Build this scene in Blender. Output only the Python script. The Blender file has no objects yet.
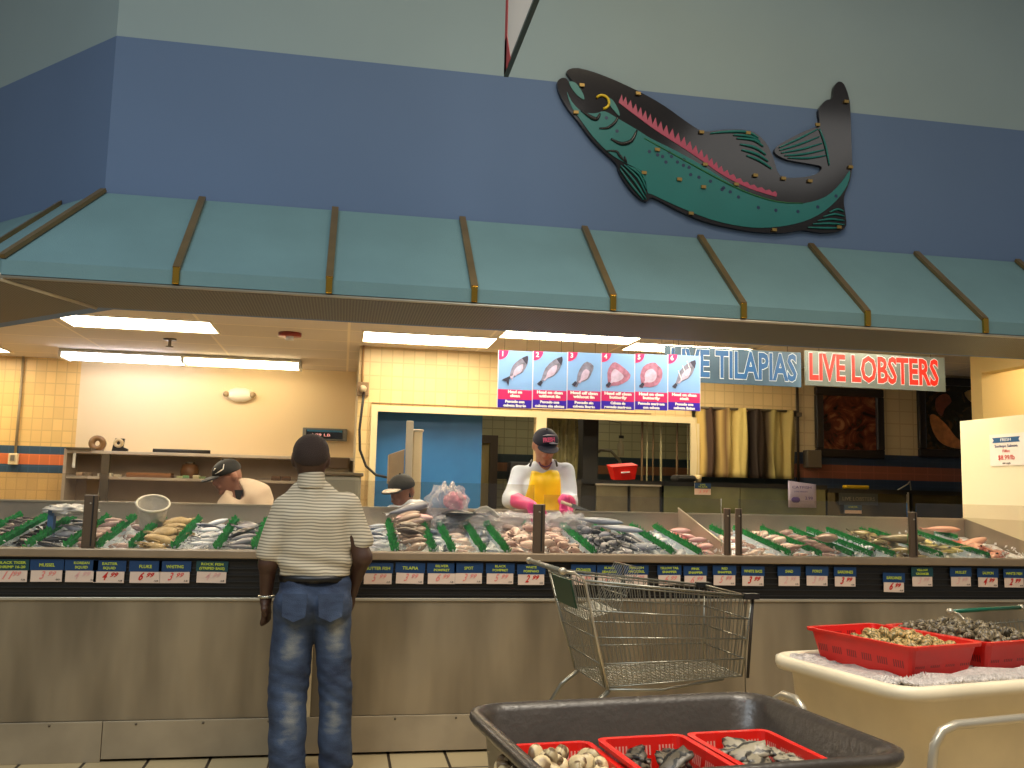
import bpy, bmesh, math, random
import numpy as np
from mathutils import Vector, Matrix
random.seed(7); rng = np.random.default_rng(7)
C = bpy.context.scene.collection
SC = bpy.context.scene
R = math.radians
PI = math.pi

# ------------------------------------------------------------------ camera, world, exposure
F_PX, YAW, PITCH, ROLL, H = 919.0, R(10.26), R(6.6), R(1.36), 1.42
fw = Vector((math.sin(YAW)*math.cos(PITCH), math.cos(YAW)*math.cos(PITCH), math.sin(PITCH)))
r0 = Vector((math.cos(YAW), -math.sin(YAW), 0)); u0 = r0.cross(fw)
rt = r0*math.cos(ROLL)+u0*math.sin(ROLL); up = u0*math.cos(ROLL)-r0*math.sin(ROLL)
cam = bpy.data.objects.new('camera', bpy.data.cameras.new('camera')); C.objects.link(cam)
cam.matrix_world = Matrix(((rt.x, up.x, -fw.x, 0), (rt.y, up.y, -fw.y, 0), (rt.z, up.z, -fw.z, H), (0, 0, 0, 1)))
cam.data.sensor_width = 36; cam.data.lens = F_PX/1024*36; cam.data.clip_start = .05
SC.camera = cam
SC.view_settings.view_transform = 'Standard'; SC.view_settings.look = 'None'
SC.view_settings.gamma = 1; SC.view_settings.use_curve_mapping = False
SC.view_settings.exposure = 0.0
W = bpy.data.worlds.new('world'); SC.world = W; W.use_nodes = True
W.node_tree.nodes['Background'].inputs[0].default_value = (.86, .90, .92, 1)
W.node_tree.nodes['Background'].inputs[1].default_value = .22
LAMP = (1, .96, .90)          # colour of the store lamps
def area(name, loc, size, power, col, rot=(0, 0, 0), sy=None):
    l = bpy.data.lights.new(name, 'AREA'); l.shape = 'RECTANGLE'; l.size = size; l.size_y = sy or size; l.energy = power; l.color = col
    o = bpy.data.objects.new(name, l); o.location = loc; o.rotation_euler = rot; C.objects.link(o); return o
area('overhead_lamp', (-2.2, .2, 5.6), 2.4, 250, (.84, .94, 1))
area('overhead_lamp', (1.2, .2, 5.6), 2.4, 85, LAMP)
area('overhead_lamp', (2.0, 1.9, 5.6), 1.2, 75, (1, .90, .74)).data.spread = R(95)  # added fill lamp, narrow beam to brighten the foreground tubs
area('overhead_lamp', (5.0, .8, 5.6), 2.4, 30, LAMP)
area('aisle_lamp', (1.5, 3.4, 5.4), 3.0, 55, (1, .84, .60), sy=.4)
PANEL, TUBE_W, TUBE_Y = 17.0, 22.0, 18.0   # emission of the ceiling panels and the bare tubes

def ray(px, py): return fw + rt*((px-512)/F_PX) - up*((py-384)/F_PX)
def at(px, py, Y):            # the point on the plane y = Y
    d = ray(px, py); return Vector((0, 0, H)) + d*(Y/d.y)
def atZ(px, py, z):
    d = ray(px, py); return Vector((0, 0, H)) + d*((z-H)/d.z)

# ------------------------------------------------------------------ materials
_m = {}
def lin(c): return tuple((x/12.92 if x <= .04045 else ((x+.055)/1.055)**2.4) for x in c)
def mat(name, col, rough=.6, metal=0, var=0, scale=8, bump=0, bscale=60, spec=.5, rnd=0, coat=0):
    """plain surface; col sRGB 0..1; var = amount of mottling, rnd = object-to-object change"""
    if name in _m: return _m[name]
    m = bpy.data.materials.new(name); m.use_nodes = True; nt = m.node_tree; N = nt.nodes; L = nt.links
    b = N['Principled BSDF']; c = lin(col)
    b.inputs['Base Color'].default_value = (*c, 1); b.inputs['Roughness'].default_value = rough; b.inputs['Metallic'].default_value = metal
    b.inputs['Specular IOR Level'].default_value = spec; b.inputs['Coat Weight'].default_value = coat
    tc = N.new('ShaderNodeTexCoord'); src = None
    if var:
        n = N.new('ShaderNodeTexNoise'); n.inputs['Scale'].default_value = scale; n.inputs['Detail'].default_value = 5; L.new(tc.outputs['Object'], n.inputs['Vector'])
        rp = N.new('ShaderNodeValToRGB'); rp.color_ramp.elements[0].position = .32; rp.color_ramp.elements[1].position = .68
        rp.color_ramp.elements[0].color = (*[x*(1-var) for x in c], 1); rp.color_ramp.elements[1].color = (*[min(1, x*(1+var)) for x in c], 1)
        L.new(n.outputs['Fac'], rp.inputs[0]); src = rp.outputs[0]
    if rnd:
        oi = N.new('ShaderNodeObjectInfo'); mr = N.new('ShaderNodeMapRange'); mr.inputs['To Min'].default_value = 1-rnd; mr.inputs['To Max'].default_value = 1+rnd
        L.new(oi.outputs['Random'], mr.inputs['Value']); hs = N.new('ShaderNodeHueSaturation')
        if src: L.new(src, hs.inputs['Color'])
        else: hs.inputs['Color'].default_value = (*c, 1)
        L.new(mr.outputs[0], hs.inputs['Value']); src = hs.outputs[0]
    if src: L.new(src, b.inputs['Base Color'])
    if bump:
        n = N.new('ShaderNodeTexNoise'); n.inputs['Scale'].default_value = bscale; n.inputs['Detail'].default_value = 4; L.new(tc.outputs['Object'], n.inputs['Vector'])
        bp = N.new('ShaderNodeBump'); bp.inputs['Strength'].default_value = bump; bp.inputs['Distance'].default_value = .02
        L.new(n.outputs['Fac'], bp.inputs['Height']); L.new(bp.outputs[0], b.inputs['Normal'])
    _m[name] = m; return m
def nodes(m): return m.node_tree.nodes, m.node_tree.links, m.node_tree.nodes['Principled BSDF']
def glass(name, col=(1, 1, 1), tint=.93, rough=.03, gloss=.06):
    if name in _m: return _m[name]
    m = bpy.data.materials.new(name); m.use_nodes = True; N = m.node_tree.nodes; L = m.node_tree.links
    for n in list(N):
        if n.type == 'BSDF_PRINCIPLED': N.remove(n)
    t = N.new('ShaderNodeBsdfTransparent'); t.inputs[0].default_value = (*[tint*x for x in col], 1)
    g = N.new('ShaderNodeBsdfGlossy'); g.inputs['Roughness'].default_value = rough
    f = N.new('ShaderNodeFresnel'); f.inputs[0].default_value = 1.3; a = N.new('ShaderNodeMath'); a.operation = 'ADD'; a.inputs[1].default_value = gloss-.03; a.use_clamp = True
    L.new(f.outputs[0], a.inputs[0]); x = N.new('ShaderNodeMixShader'); L.new(a.outputs[0], x.inputs[0]); L.new(t.outputs[0], x.inputs[1]); L.new(g.outputs[0], x.inputs[2])
    L.new(x.outputs[0], N['Material Output'].inputs[0]); _m[name] = m; return m
def film(name, col, alpha, rough=.2):
    """thin translucent plastic"""
    m = mat(name, col, rough, var=.12, scale=20, bump=.6, bscale=30)
    N, L, b = nodes(m); b.inputs['Alpha'].default_value = alpha; return m
def emit(name, col, s):
    m = bpy.data.materials.new(name); m.use_nodes = True; N, L, b = nodes(m)
    b.inputs['Base Color'].default_value = (.8, .8, .8, 1); b.inputs['Emission Color'].default_value = (*col, 1); b.inputs['Emission Strength'].default_value = s; return m
def tiles(name, col, grout, w, h, axis='XZ', band=None, rough=.35, mort=.006, offset=0, var=.06):
    """square tiles; band = list of (z0, z1, colour) courses in other colours"""
    m = mat(name, col, rough); N, L, b = nodes(m)
    g = N.new('ShaderNodeNewGeometry'); sx = N.new('ShaderNodeSeparateXYZ'); L.new(g.outputs['Position'], sx.inputs[0])
    cb = N.new('ShaderNodeCombineXYZ'); L.new(sx.outputs[axis[0]], cb.inputs[0]); L.new(sx.outputs[axis[1]], cb.inputs[1])
    br = N.new('ShaderNodeTexBrick'); br.offset = offset; L.new(cb.outputs[0], br.inputs['Vector'])
    br.inputs['Scale'].default_value = 1; br.inputs['Brick Width'].default_value = w; br.inputs['Row Height'].default_value = h; br.inputs['Mortar Size'].default_value = mort
    br.inputs['Mortar'].default_value = (*lin(grout), 1); c = lin(col)
    br.inputs['Color1'].default_value = (*[x*(1-var) for x in c], 1); br.inputs['Color2'].default_value = (*[min(1, x*(1+var)) for x in c], 1)
    src = br.outputs['Color']
    for z0, z1, bc in (band or []):
        a = N.new('ShaderNodeMath'); a.operation = 'GREATER_THAN'; a.inputs[1].default_value = z0; L.new(sx.outputs['Z'], a.inputs[0])
        d = N.new('ShaderNodeMath'); d.operation = 'LESS_THAN'; d.inputs[1].default_value = z1; L.new(sx.outputs['Z'], d.inputs[0])
        e = N.new('ShaderNodeMath'); e.operation = 'MULTIPLY'; L.new(a.outputs[0], e.inputs[0]); L.new(d.outputs[0], e.inputs[1])
        bm_ = N.new('ShaderNodeMix'); bm_.data_type = 'RGBA'; L.new(br.outputs['Fac'], bm_.inputs[0]); bm_.inputs[6].default_value = (*lin(bc), 1); bm_.inputs[7].default_value = (*[x*1.25 for x in lin(bc)], 1)
        x = N.new('ShaderNodeMix'); x.data_type = 'RGBA'; L.new(e.outputs[0], x.inputs[0]); L.new(src, x.inputs[6]); L.new(bm_.outputs[2], x.inputs[7]); src = x.outputs[2]
    L.new(src, b.inputs['Base Color'])
    bp = N.new('ShaderNodeBump'); bp.inputs['Strength'].default_value = .3; bp.inputs['Distance'].default_value = .003; bp.invert = True
    L.new(br.outputs['Fac'], bp.inputs['Height']); L.new(bp.outputs[0], b.inputs['Normal'])
    return m

STEEL = mat('brushed_steel', (.60, .555, .48), .38, .55, var=.10, scale=2.2)
STEEL_L = mat('bright_steel', (.74, .70, .62), .32, .6, var=.06, scale=3)
STEEL_D = mat('dark_steel', (.40, .36, .30), .45, .5, var=.12, scale=4)
TRAY = mat('tray_steel', (.70, .64, .57), .4, .45, var=.10, scale=4)
BLACK = mat('black_paint', (.09, .08, .07), .5)
WHITE = mat('white_plastic', (.86, .85, .82), .45)
CHROME = mat('chrome_wire', (.56, .55, .50), .3, .8)
BRASS = mat('brass_strip', (.50, .42, .28), .38, .55, var=.15, scale=5)
GOLD = mat('polished_brass', (.80, .62, .25), .15, 1)
RED = mat('red_plastic', (.80, .085, .035), .38, var=.06, scale=10)
CANVAS = mat('teal_canvas', (.40, .53, .55), .8, var=.05, scale=3, bump=.15, bscale=150)
GREEN = mat('green_plastic_grass', (.05, .56, .24), .5, var=.35, scale=60)
ICE = mat('crushed_ice', (.95, .96, 1.0), .3, var=.08, scale=40, bump=.8, bscale=90)
ICE_IN = ICE

# ------------------------------------------------------------------ mesh helpers
class MB:
    def __init__(s): s.v = []; s.f = []; s.m = []; s.sm = []
    def add(s, vs, fs, mi=0, smooth=False):
        o = len(s.v); s.v += [tuple(v) for v in vs]; s.f += [tuple(i+o for i in f) for f in fs]; s.m += [mi]*len(fs); s.sm += [smooth]*len(fs); return s
    def box(s, x0, x1, y0, y1, z0, z1, mi=0, M=None):
        vs = [Vector((x, y, z)) for z in (z0, z1) for x, y in ((x0, y0), (x1, y0), (x1, y1), (x0, y1))]
        if M: vs = [M @ v for v in vs]
        return s.add(vs, [(3, 2, 1, 0), (4, 5, 6, 7), (0, 1, 5, 4), (1, 2, 6, 5), (2, 3, 7, 6), (3, 0, 4, 7)], mi)
    def rbox(s, x0, x1, y0, y1, z0, z1, r=.01, mi=0, M=None, n=3):
        """box with rounded vertical edges"""
        pts = []
        for cx, cy, a in ((x1-r, y1-r, 0), (x0+r, y1-r, 90), (x0+r, y0+r, 180), (x1-r, y0+r, 270)):
            for i in range(n+1): t = R(a+90*i/n); pts.append((cx+r*math.cos(t), cy+r*math.sin(t)))
        return s.prism(pts, z0, z1, mi, M)
    def prism(s, pts, z0, z1, mi=0, M=None, axis='z'):
        n = len(pts)
        f = (lambda p, z: Vector((p[0], p[1], z))) if axis == 'z' else ((lambda p, z: Vector((p[0], z, p[1]))) if axis == 'y' else (lambda p, z: Vector((z, p[0], p[1]))))
        vs = [f(p, z0) for p in pts]+[f(p, z1) for p in pts]
        if M: vs = [M @ v for v in vs]
        return s.add(vs, [tuple(range(n-1, -1, -1)), tuple(range(n, 2*n))]+[(i, (i+1) % n, n+(i+1) % n, n+i) for i in range(n)], mi)
    def loft(s, rings, mi=0, smooth=True, caps=True, closed=True):
        n = len(rings[0]); vs = [v for r in rings for v in r]; fs = []
        for k in range(len(rings)-1):
            for i in range(n if closed else n-1):
                j = (i+1) % n; fs.append((k*n+i, k*n+j, (k+1)*n+j, (k+1)*n+i))
        if caps and closed: fs += [tuple(range(n-1, -1, -1)), tuple((len(rings)-1)*n+i for i in range(n))]
        return s.add(vs, fs, mi, smooth)
    def tube(s, pts, r, n=6, mi=0, caps=True, closed=False):
        pts = [Vector(p) for p in pts]; rings = []; N_ = None
        rs = r if isinstance(r, (list, tuple)) else [r]*len(pts)
        for i, p in enumerate(pts):
            if closed: t = pts[(i+1) % len(pts)]-pts[i-1]
            else: t = pts[min(i+1, len(pts)-1)]-pts[max(i-1, 0)]
            t.normalize()
            if N_ is None:
                N_ = t.orthogonal().normalized()
            else:
                N_ = (N_-t*N_.dot(t)); N_ = N_.normalized() if N_.length > 1e-5 else t.orthogonal().normalized()
            b = t.cross(N_); rings.append([p+(N_*math.cos(2*PI*k/n)+b*math.sin(2*PI*k/n))*rs[i] for k in range(n)])
        if closed: rings.append(rings[0]); caps = False
        return s.loft(rings, mi, True, caps)
    def cyl(s, c, r, h, n=16, mi=0, r2=None):
        c = Vector(c); r2 = r if r2 is None else r2
        return s.loft([[c+Vector((math.cos(2*PI*k/n)*q, math.sin(2*PI*k/n)*q, z)) for k in range(n)] for q, z in ((r, 0), (r2, h))], mi, n > 8)
    def lathe(s, prof, c=(0, 0, 0), n=20, mi=0, M=None, caps=False):
        rings = [[Vector((math.cos(2*PI*k/n)*q+c[0], math.sin(2*PI*k/n)*q+c[1], z+c[2])) for k in range(n)] for q, z in prof]
        if M: rings = [[M @ v for v in r] for r in rings]
        return s.loft(rings, mi, True, caps)
    def ball(s, c, r, n=8, mi=0, M=None):
        r = r if isinstance(r, (tuple, list)) else (r, r, r); c = Vector(c); rings = []
        for j in range(1, n):
            a = PI*j/n; rings.append([c+Vector((r[0]*math.sin(a)*math.cos(2*PI*k/(2*n)), r[1]*math.sin(a)*math.sin(2*PI*k/(2*n)), -r[2]*math.cos(a))) for k in range(2*n)])
        if M: rings = [[M @ v for v in q] for q in rings]
        return s.loft(rings, mi, True, True)
    def mesh(s, name, mats):
        me = bpy.data.meshes.new(name); me.from_pydata(s.v, [], s.f); me.update()
        for m in (mats if isinstance(mats, (list, tuple)) else [mats]): me.materials.append(m)
        me.polygons.foreach_set('material_index', s.m); me.polygons.foreach_set('use_smooth', s.sm); me.update(); return me
    def build(s, name, mats, parent=None, bevel=0):
        o = bpy.data.objects.new(name, s.mesh(name, mats)); C.objects.link(o)
        if parent is not None: o.parent = parent
        if bevel:
            b = o.modifiers.new('b', 'BEVEL'); b.width = bevel; b.segments = 2; b.limit_method = 'ANGLE'
        return o
def tag(o, label=None, cat=None, group=None, kind=None):
    if label: o['label'] = label
    if cat: o['category'] = cat
    if group: o['group'] = group
    if kind: o['kind'] = kind
    return o
def thing(name, label, cat, loc=(0, 0, 0), rz=0, group=None):
    o = bpy.data.objects.new(name, None); o.empty_display_size = .05; C.objects.link(o); o.location = loc; o.rotation_euler = (0, 0, rz)
    return tag(o, label, cat, group)
def struct(o): o['kind'] = 'structure'; return o
def copy_tree(o, parent=None):
    c = o.copy(); C.objects.link(c); c.parent = parent
    for ch in [x for x in o.children]: copy_tree(ch, c)
    return c
def place(o, loc, rot=(0, 0, 0), sc=1):
    o.location = loc; o.rotation_euler = rot; o.scale = (sc,)*3 if not isinstance(sc, (tuple, list)) else sc; return o
_tx = {}
def text(name, s, size, m, parent, loc, rot=(PI/2, 0, 0), wide=None, ext=.0006, bold=0.0, shear=0, tall=1):
    """lettering: size = cap height, wide = width to stretch the line to, centred on loc"""
    cu = bpy.data.curves.new(name, 'FONT'); cu.body = s; cu.size = size/.7; cu.extrude = ext; cu.offset = bold; cu.align_x = 'CENTER'; cu.align_y = 'CENTER'; cu.shear = shear
    cu.resolution_u = 2; t = bpy.data.objects.new(name, cu); me = bpy.data.meshes.new_from_object(t)
    bpy.data.objects.remove(t); me.materials.clear(); me.materials.append(m)
    xs = [v.co.x for v in me.vertices] or [0]; w = max(xs)-min(xs); k = (wide/w if wide and w > 0 else 1)
    for v in me.vertices: v.co.x *= k; v.co.y *= tall
    o = bpy.data.objects.new(name, me); C.objects.link(o); o.location = loc; o.rotation_euler = rot
    if parent is not None: o.parent = parent
    return o

# signed-distance bodies -> one smooth surface
import openvdb
from mathutils.geometry import tessellate_polygon
def cap(a, b, ra, rb=None, s=(1, 1, 1)):
    a = np.array(a, 'f4'); b = np.array(b, 'f4'); s = np.array(s, 'f4'); rb = ra if rb is None else rb
    def f(P):
        ba = (b-a)/s; pa = (P-a)/s; t = np.clip((pa@ba)/max(float(ba@ba), 1e-9), 0, 1)
        return (np.linalg.norm(pa-t[..., None]*ba, axis=-1)-(ra+(rb-ra)*t))*float(s.min())
    f.bb = (np.minimum(a, b)-max(ra, rb)*s, np.maximum(a, b)+max(ra, rb)*s); return f
def ell(c, r, rot=None):
    c = np.array(c, 'f4'); r = np.array(r, 'f4'); M = np.array(rot.to_matrix() if rot is not None else np.eye(3), 'f4')
    def f(P):
        q = (P-c)@M; k0 = np.linalg.norm(q/r, axis=-1); k1 = np.linalg.norm(q/(r*r), axis=-1)+1e-6
        return k0*(k0-1)/k1
    m = float(r.max()); f.bb = (c-m, c+m); return f
def body(name, prims, m, vox=.008, k=.03, cuts=(), disp=None, parent=None, minus=()):
    lo = np.min([p.bb[0] for p in prims], 0)-3*vox; hi = np.max([p.bb[1] for p in prims], 0)+3*vox
    ax = [np.arange(lo[i], hi[i]+vox, vox, dtype='f4') for i in range(3)]
    P = np.stack(np.meshgrid(*ax, indexing='ij'), -1); D = None
    for p in prims:
        d = p(P).astype('f4')
        if D is None: D = d
        else:
            h = np.clip(.5+.5*(D-d)/k, 0, 1); D = D*(1-h)+d*h-k*h*(1-h)
    for p in minus: D = np.maximum(D, -p(P))
    if disp is not None: D = D+disp(P)
    for q, n in cuts: D = np.maximum(D, (P-np.array(q, 'f4'))@np.array(n, 'f4'))
    D = np.clip(D, -3*vox, 3*vox); g = openvdb.FloatGrid(3*vox); g.copyFromArray(np.ascontiguousarray(D, 'f4'))
    pts, quads = g.convertToQuads(0.0); pts = pts*vox+lo
    me = bpy.data.meshes.new(name); me.from_pydata(pts.tolist(), [], [tuple(int(i) for i in q[::-1]) for q in quads]); me.materials.append(m)
    me.polygons.foreach_set('use_smooth', [True]*len(me.polygons)); me.update()
    bm = bmesh.new(); bm.from_mesh(me)
    if bm.calc_volume(signed=True) < 0: bmesh.ops.reverse_faces(bm, faces=bm.faces)
    bm.to_mesh(me); bm.free()
    o = bpy.data.objects.new(name, me); C.objects.link(o)
    if parent is not None: o.parent = parent; o.location = -parent.location
    return o
def wav(fx, fy, fz, a, ph=0): return lambda P: a*np.sin(P[..., 0]*fx+P[..., 1]*fy+P[..., 2]*fz+ph+1.3*np.sin(P[..., 0]*fx*.37+P[..., 2]*fz*.29+ph))
def addf(*fs): return lambda P: sum(f(P) for f in fs)

# ------------------------------------------------------------------ THE SETTING
TILE_F = tiles('floor_tile', (.74, .66, .50), (.16, .12, .09), .305, .305, 'XY', rough=.4, mort=.008)
struct(MB().box(-9, 9, -5, 12.2, -.1, 0).build('floor', TILE_F))
FY = 5.5           # front of the blue fascia wall
WALL_UP = mat('upper_wall_paint', (.56, .63, .64), .85, var=.03, scale=1)
WALL_BL = mat('blue_wall_paint', (.365, .45, .575), .85, var=.03, scale=1)
CX = -1.425        # corner where the fascia turns 45 degrees back
def poly_wall(name, z0, z1, m, y=FY, th=.15):
    pts = [(9, y), (CX, y), (CX-5.8, y+5.8), (CX-5.8, y+5.8+th*1.4), (CX+th*.41, y+th), (9, y+th)]
    return struct(MB().prism(pts[::-1], z0, z1).build(name, m))
poly_wall('wall_fascia', 2.42, 4.03, WALL_BL); poly_wall('wall_upper', 4.03, 6.6, WALL_UP)
# store ceiling and far walls behind the photographer
CEILM = mat('store_ceiling_paint', (.45, .45, .42), .9)
CREAM = mat('cream_wall', (.80, .74, .62), .8)
WHITEW = mat('white_panel_wall', (.88, .79, .63), .6)
# kitchen shell
BANDL = [(1.487, 1.577, (.22, .31, .38)), (1.577, 1.69, (.80, .44, .25)), (1.69, 1.777, (.22, .31, .38))]
BANDR = [(1.50, 1.62, (.14, .20, .28)), (1.62, 1.76, (.50, .28, .20)), (1.76, 1.88, (.14, .20, .28))]
TL = tiles('left_wall_tile', (.88, .73, .46), (.81, .67, .42), .105, .13, 'XZ', BANDL)
TR = tiles('right_wall_tile', (.73, .65, .50), (.66, .58, .44), .155, .13, 'XZ', BANDR)
TC = tiles('centre_wall_tile', (.84, .73, .52), (.78, .67, .47), .105, .13, 'XZ')
TI = tiles('inner_room_tile', (.58, .57, .44), (.48, .46, .34), .155, .11, 'XZ', [(1.56, 1.66, (.12, .17, .18)), (1.66, 1.77, (.44, .30, .20)), (1.77, 1.88, (.12, .18, .20))])
YB, YR = 10.8, 8.75
struct(MB().box(-6.2, -2.9, YB, YB+.1, 0, 2.75).build('wall_left', TL))
struct(MB().box(-2.9, .11, YB-.004, YB+.1, 0, 2.75).build('wall_back', WHITEW))
struct(MB().box(.11, .21, YR+.1, YB, 0, 2.75).build('wall_return', CREAM))
w = MB(); w.box(.11, .28, YR, YR+.1, 0, 2.75, 0); w.box(.28, 3.43, YR, YR+.1, 2.15, 2.75); w.box(.28, 3.43, YR, YR+.1, 0, 1.1); w.box(1.83, 1.93, YR, YR+.1, 1.1, 2.15)
w.box(3.43, 4.55, YR, YR+.1, 2.275, 2.75); w.box(3.43, 4.55, YR, YR+.1, 0, 1.1)
struct(w.build('wall_centre', TC))
struct(MB().box(4.55, 9, YR, YR+.1, 0, 2.75).build('wall_right', TR))
struct(MB().box(.21, 8, 11.6, 11.7, 0, 2.75).build('wall_inner_room', TI))
w = MB(); w.box(5.42, 5.55, 5.65, 6.3, 0, 2.75); w.box(5.42, 5.55, 6.3, 7.06, 0, 1.9); w.box(5.42, 5.55, 6.3, 7.06, 2.53, 2.75); w.box(5.42, 5.55, 7.06, 7.2, 0, 2.75); w.box(5.55, 8, 7.1, 7.2, 0, 2.75); w.box(6.2, 6.25, 6, 7.1, 1.6, 2.7)
struct(w.build('wall_side', mat('side_wall_paint', (.88, .78, .54), .7)))
# kitchen ceiling: dropped panels in a metal grid
CT = mat('ceiling_tile', (.72, .64, .52), .9); N, L, b = nodes(CT)
g = N.new('ShaderNodeNewGeometry'); br = N.new('ShaderNodeTexBrick'); br.offset = 0; L.new(g.outputs['Position'], br.inputs['Vector'])
br.inputs['Scale'].default_value = 1; br.inputs['Brick Width'].default_value = 1.22; br.inputs['Row Height'].default_value = .61; br.inputs['Mortar Size'].default_value = .012
br.inputs['Color1'].default_value = (*lin((.82, .78, .74)), 1); br.inputs['Color2'].default_value = (*lin((.85, .81, .77)), 1); br.inputs['Mortar'].default_value = (*lin((.93, .88, .80)), 1); L.new(br.outputs['Color'], b.inputs['Base Color'])
struct(MB().prism([(9, FY+.15), (9, 11.7), (-8, 11.7), (-6.2, 10.3), (CX+.06, FY+.15)], 2.75, 2.83).build('ceiling', CT))
# ceiling panel lights
LP = emit('lit_diffuser', (1, .85, .60), PANEL); FR = mat('light_frame', (.85, .8, .7), .5)
LPD = emit('dim_fill_diffuser', (1, .86, .62), PANEL*.3)
def panel(x0, x1, y0, y1, label, dim=False):
    t = thing('ceiling_light', label, 'ceiling light', ((x0+x1)/2, (y0+y1)/2, 2.75), group='fluorescent panels in the dropped ceiling')
    a, c = (x1-x0)/2, (y1-y0)/2
    f = MB(); f.box(-a-.02, a+.02, -c-.02, -c, -.012, -.002); f.box(-a-.02, a+.02, c, c+.02, -.012, -.002); f.box(-a-.02, -a, -c, c, -.012, -.002); f.box(a, a+.02, -c, c, -.012, -.002); f.build('frame', FR, t)
    MB().box(-a, a, -c, c, -.008, -.002).build('diffuser', LPD if dim else LP, t)
panel(-2.34, -1.14, 7.82, 8.40, 'lit ceiling panel over the aisle in front of the bare tube lamp')
panel(.13, 1.28, 7.87, 8.42, 'lit ceiling panel between the tube lamp and the cleaning posters')
panel(1.29, 2.46, 7.35, 7.80, 'lit ceiling panel directly above the row of cleaning posters')
panel(2.50, 3.60, 7.70, 8.12, 'lit ceiling panel partly hidden behind the LIVE TILAPIAS sign')
panel(-4.7, -3.50, 9.9, 10.4, 'lit ceiling panel over the tiled wall at far left edge')
panel(-2.85, -1.75, 7.1, 7.4, 'lit ceiling panel behind the fascia over the mussel bins')  # unseen panel, added to light the left end of the display
for i_, (xp, w_) in enumerate(((-1.25, 'fluke'), (.35, 'tilapia'), (1.95, 'mackerel'), (3.5, 'sardine'))): panel(xp, xp+1.2, 5.80, 6.28, f'lit ceiling panel behind the fascia over the {w_} bins')  # unseen panels, added to brighten the display and the posters
panel(1.0, 2.2, 9.3, 9.7, 'dim room ceiling panel above the blue plastic sheet', True); panel(2.6, 3.8, 10.2, 10.7, 'dim room ceiling panel above the red basket', True)  # unseen fill panels, added to light the inner room
panel(5.9, 6.15, 6.2, 6.9, 'lit ceiling panel in the recess past the white partition')
panel(1.0, 2.0, 9.9, 10.4, 'dim room ceiling panel above the inner room doorway', True)  # another unseen panel added to lift the inner room
panel(-1.3, 0, 9.3, 9.6, 'narrow lit ceiling panel between tube lamp and conduit corner') if 0 else None
# bare tube lamp
t = thing('tube_lamp', 'long bare fluorescent tube lamp, white half and yellow half', 'tube lamp', (-1.69, 10.1, 2.745))
MB().box(-1.2, 1.2, -.18, .18, -.03, .0).build('housing', mat('lamp_housing', (.8, .78, .72), .5), t)
for s_, em, nm in ((-1, emit('cool_tube', (.90, .90, 1), TUBE_W), 'cool white tube'), (1, emit('warm_tube', (1, .80, .48), TUBE_Y), 'yellowish tube')):
    for dy in (-.13, .13):
        o = MB().tube([(s_*.03, dy, -.05), (s_*1.18, dy, -.05)], .028, 10).build('tube', em, t); o['label'] = nm
for x in (-1.19, 0, 1.19): MB().box(x-.015, x+.015, -.18, .18, -.085, -.03).build('lamp_holder', WHITE, t)

# ------------------------------------------------------------------ canopy
YF, ZT, ZF, ZB = 4.83, 3.07, 2.495, 2.42
T8 = math.tan(R(22.5))
def cc(y): return CX-(FY-y)*T8        # x of the hip at depth y
aw = thing('canopy', 'teal fabric canopy with brass strips running along the blue wall', 'canopy', (0, FY, ZB))
O = Vector((0, FY, ZB))
def hipx(y): return cc(y)
A = Vector((CX, FY-.01, ZT)); Bf = Vector((hipx(YF), YF, ZF)); Bb = Vector((hipx(YF), YF, ZB)); dg = Vector((-1, 1, 0)).normalized()
m = MB(); th = Vector((0, .02, -.02))
for P0, P1, Q0, Q1 in ((A, Vector((9, FY-.01, ZT)), Bf, Vector((9, YF, ZF))), (Bf, Vector((9, YF, ZF)), Bb, Vector((9, YF, ZB)))):
    m.add([p-O for p in (P0, Q0, Q1, P1)], [(0, 1, 2, 3)])
    m.add([p-O+th*.6 for p in (P0, Q0, Q1, P1)], [(3, 2, 1, 0)])
for P0, Q0 in ((A, Bf), (Bf, Bb)):
    m.add([p-O for p in (P0, P0+dg*8, Q0+dg*8, Q0)], [(0, 1, 2, 3)])
m.build('canvas', CANVAS, aw)
so = MB(); so.prism([(9, YF+.01), (9, FY), (CX, FY), (CX-5.4, FY+5.4), (Bf.x-5.4, YF+5.4), (Bf.x+.005, YF+.01)], ZB-.02, ZB+.02)
SOFF = mat('perforated_soffit', (.34, .30, .24), .6, .3); N, L, b = nodes(SOFF)
tc = N.new('ShaderNodeTexCoord'); vo = N.new('ShaderNodeTexVoronoi'); vo.inputs['Scale'].default_value = 60; vo.inputs['Randomness'].default_value = 0; L.new(tc.outputs['Object'], vo.inputs['Vector'])
rp = N.new('ShaderNodeValToRGB'); rp.color_ramp.elements[0].position = .3; rp.color_ramp.elements[0].color = (.040, .037, .030, 1); rp.color_ramp.elements[1].position = .36; rp.color_ramp.elements[1].color = (.14, .13, .105, 1)
L.new(vo.outputs['Distance'], rp.inputs[0]); L.new(rp.outputs[0], b.inputs['Base Color'])
o = so.build('soffit', SOFF, aw); o.location = (0, -FY, -ZB)
e = MB(); e.tube([Bb-O+Vector((0, 0, -.012)), Vector((9, YF, ZB-.012))-O], .008, 6); e.tube([Bb-O, Bb-O+dg*7.6], .008, 6)
e.tube([Bb-O+Vector((0, 0, -.022)), Vector((CX, FY, ZB-.02))-O], .014, 6); e.build('edge_trim', STEEL_L, aw)
xs = [-.878, -.113, .655, 1.43, 2.20, 2.97, 3.74, 4.51, 5.3, 6.1]
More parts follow.
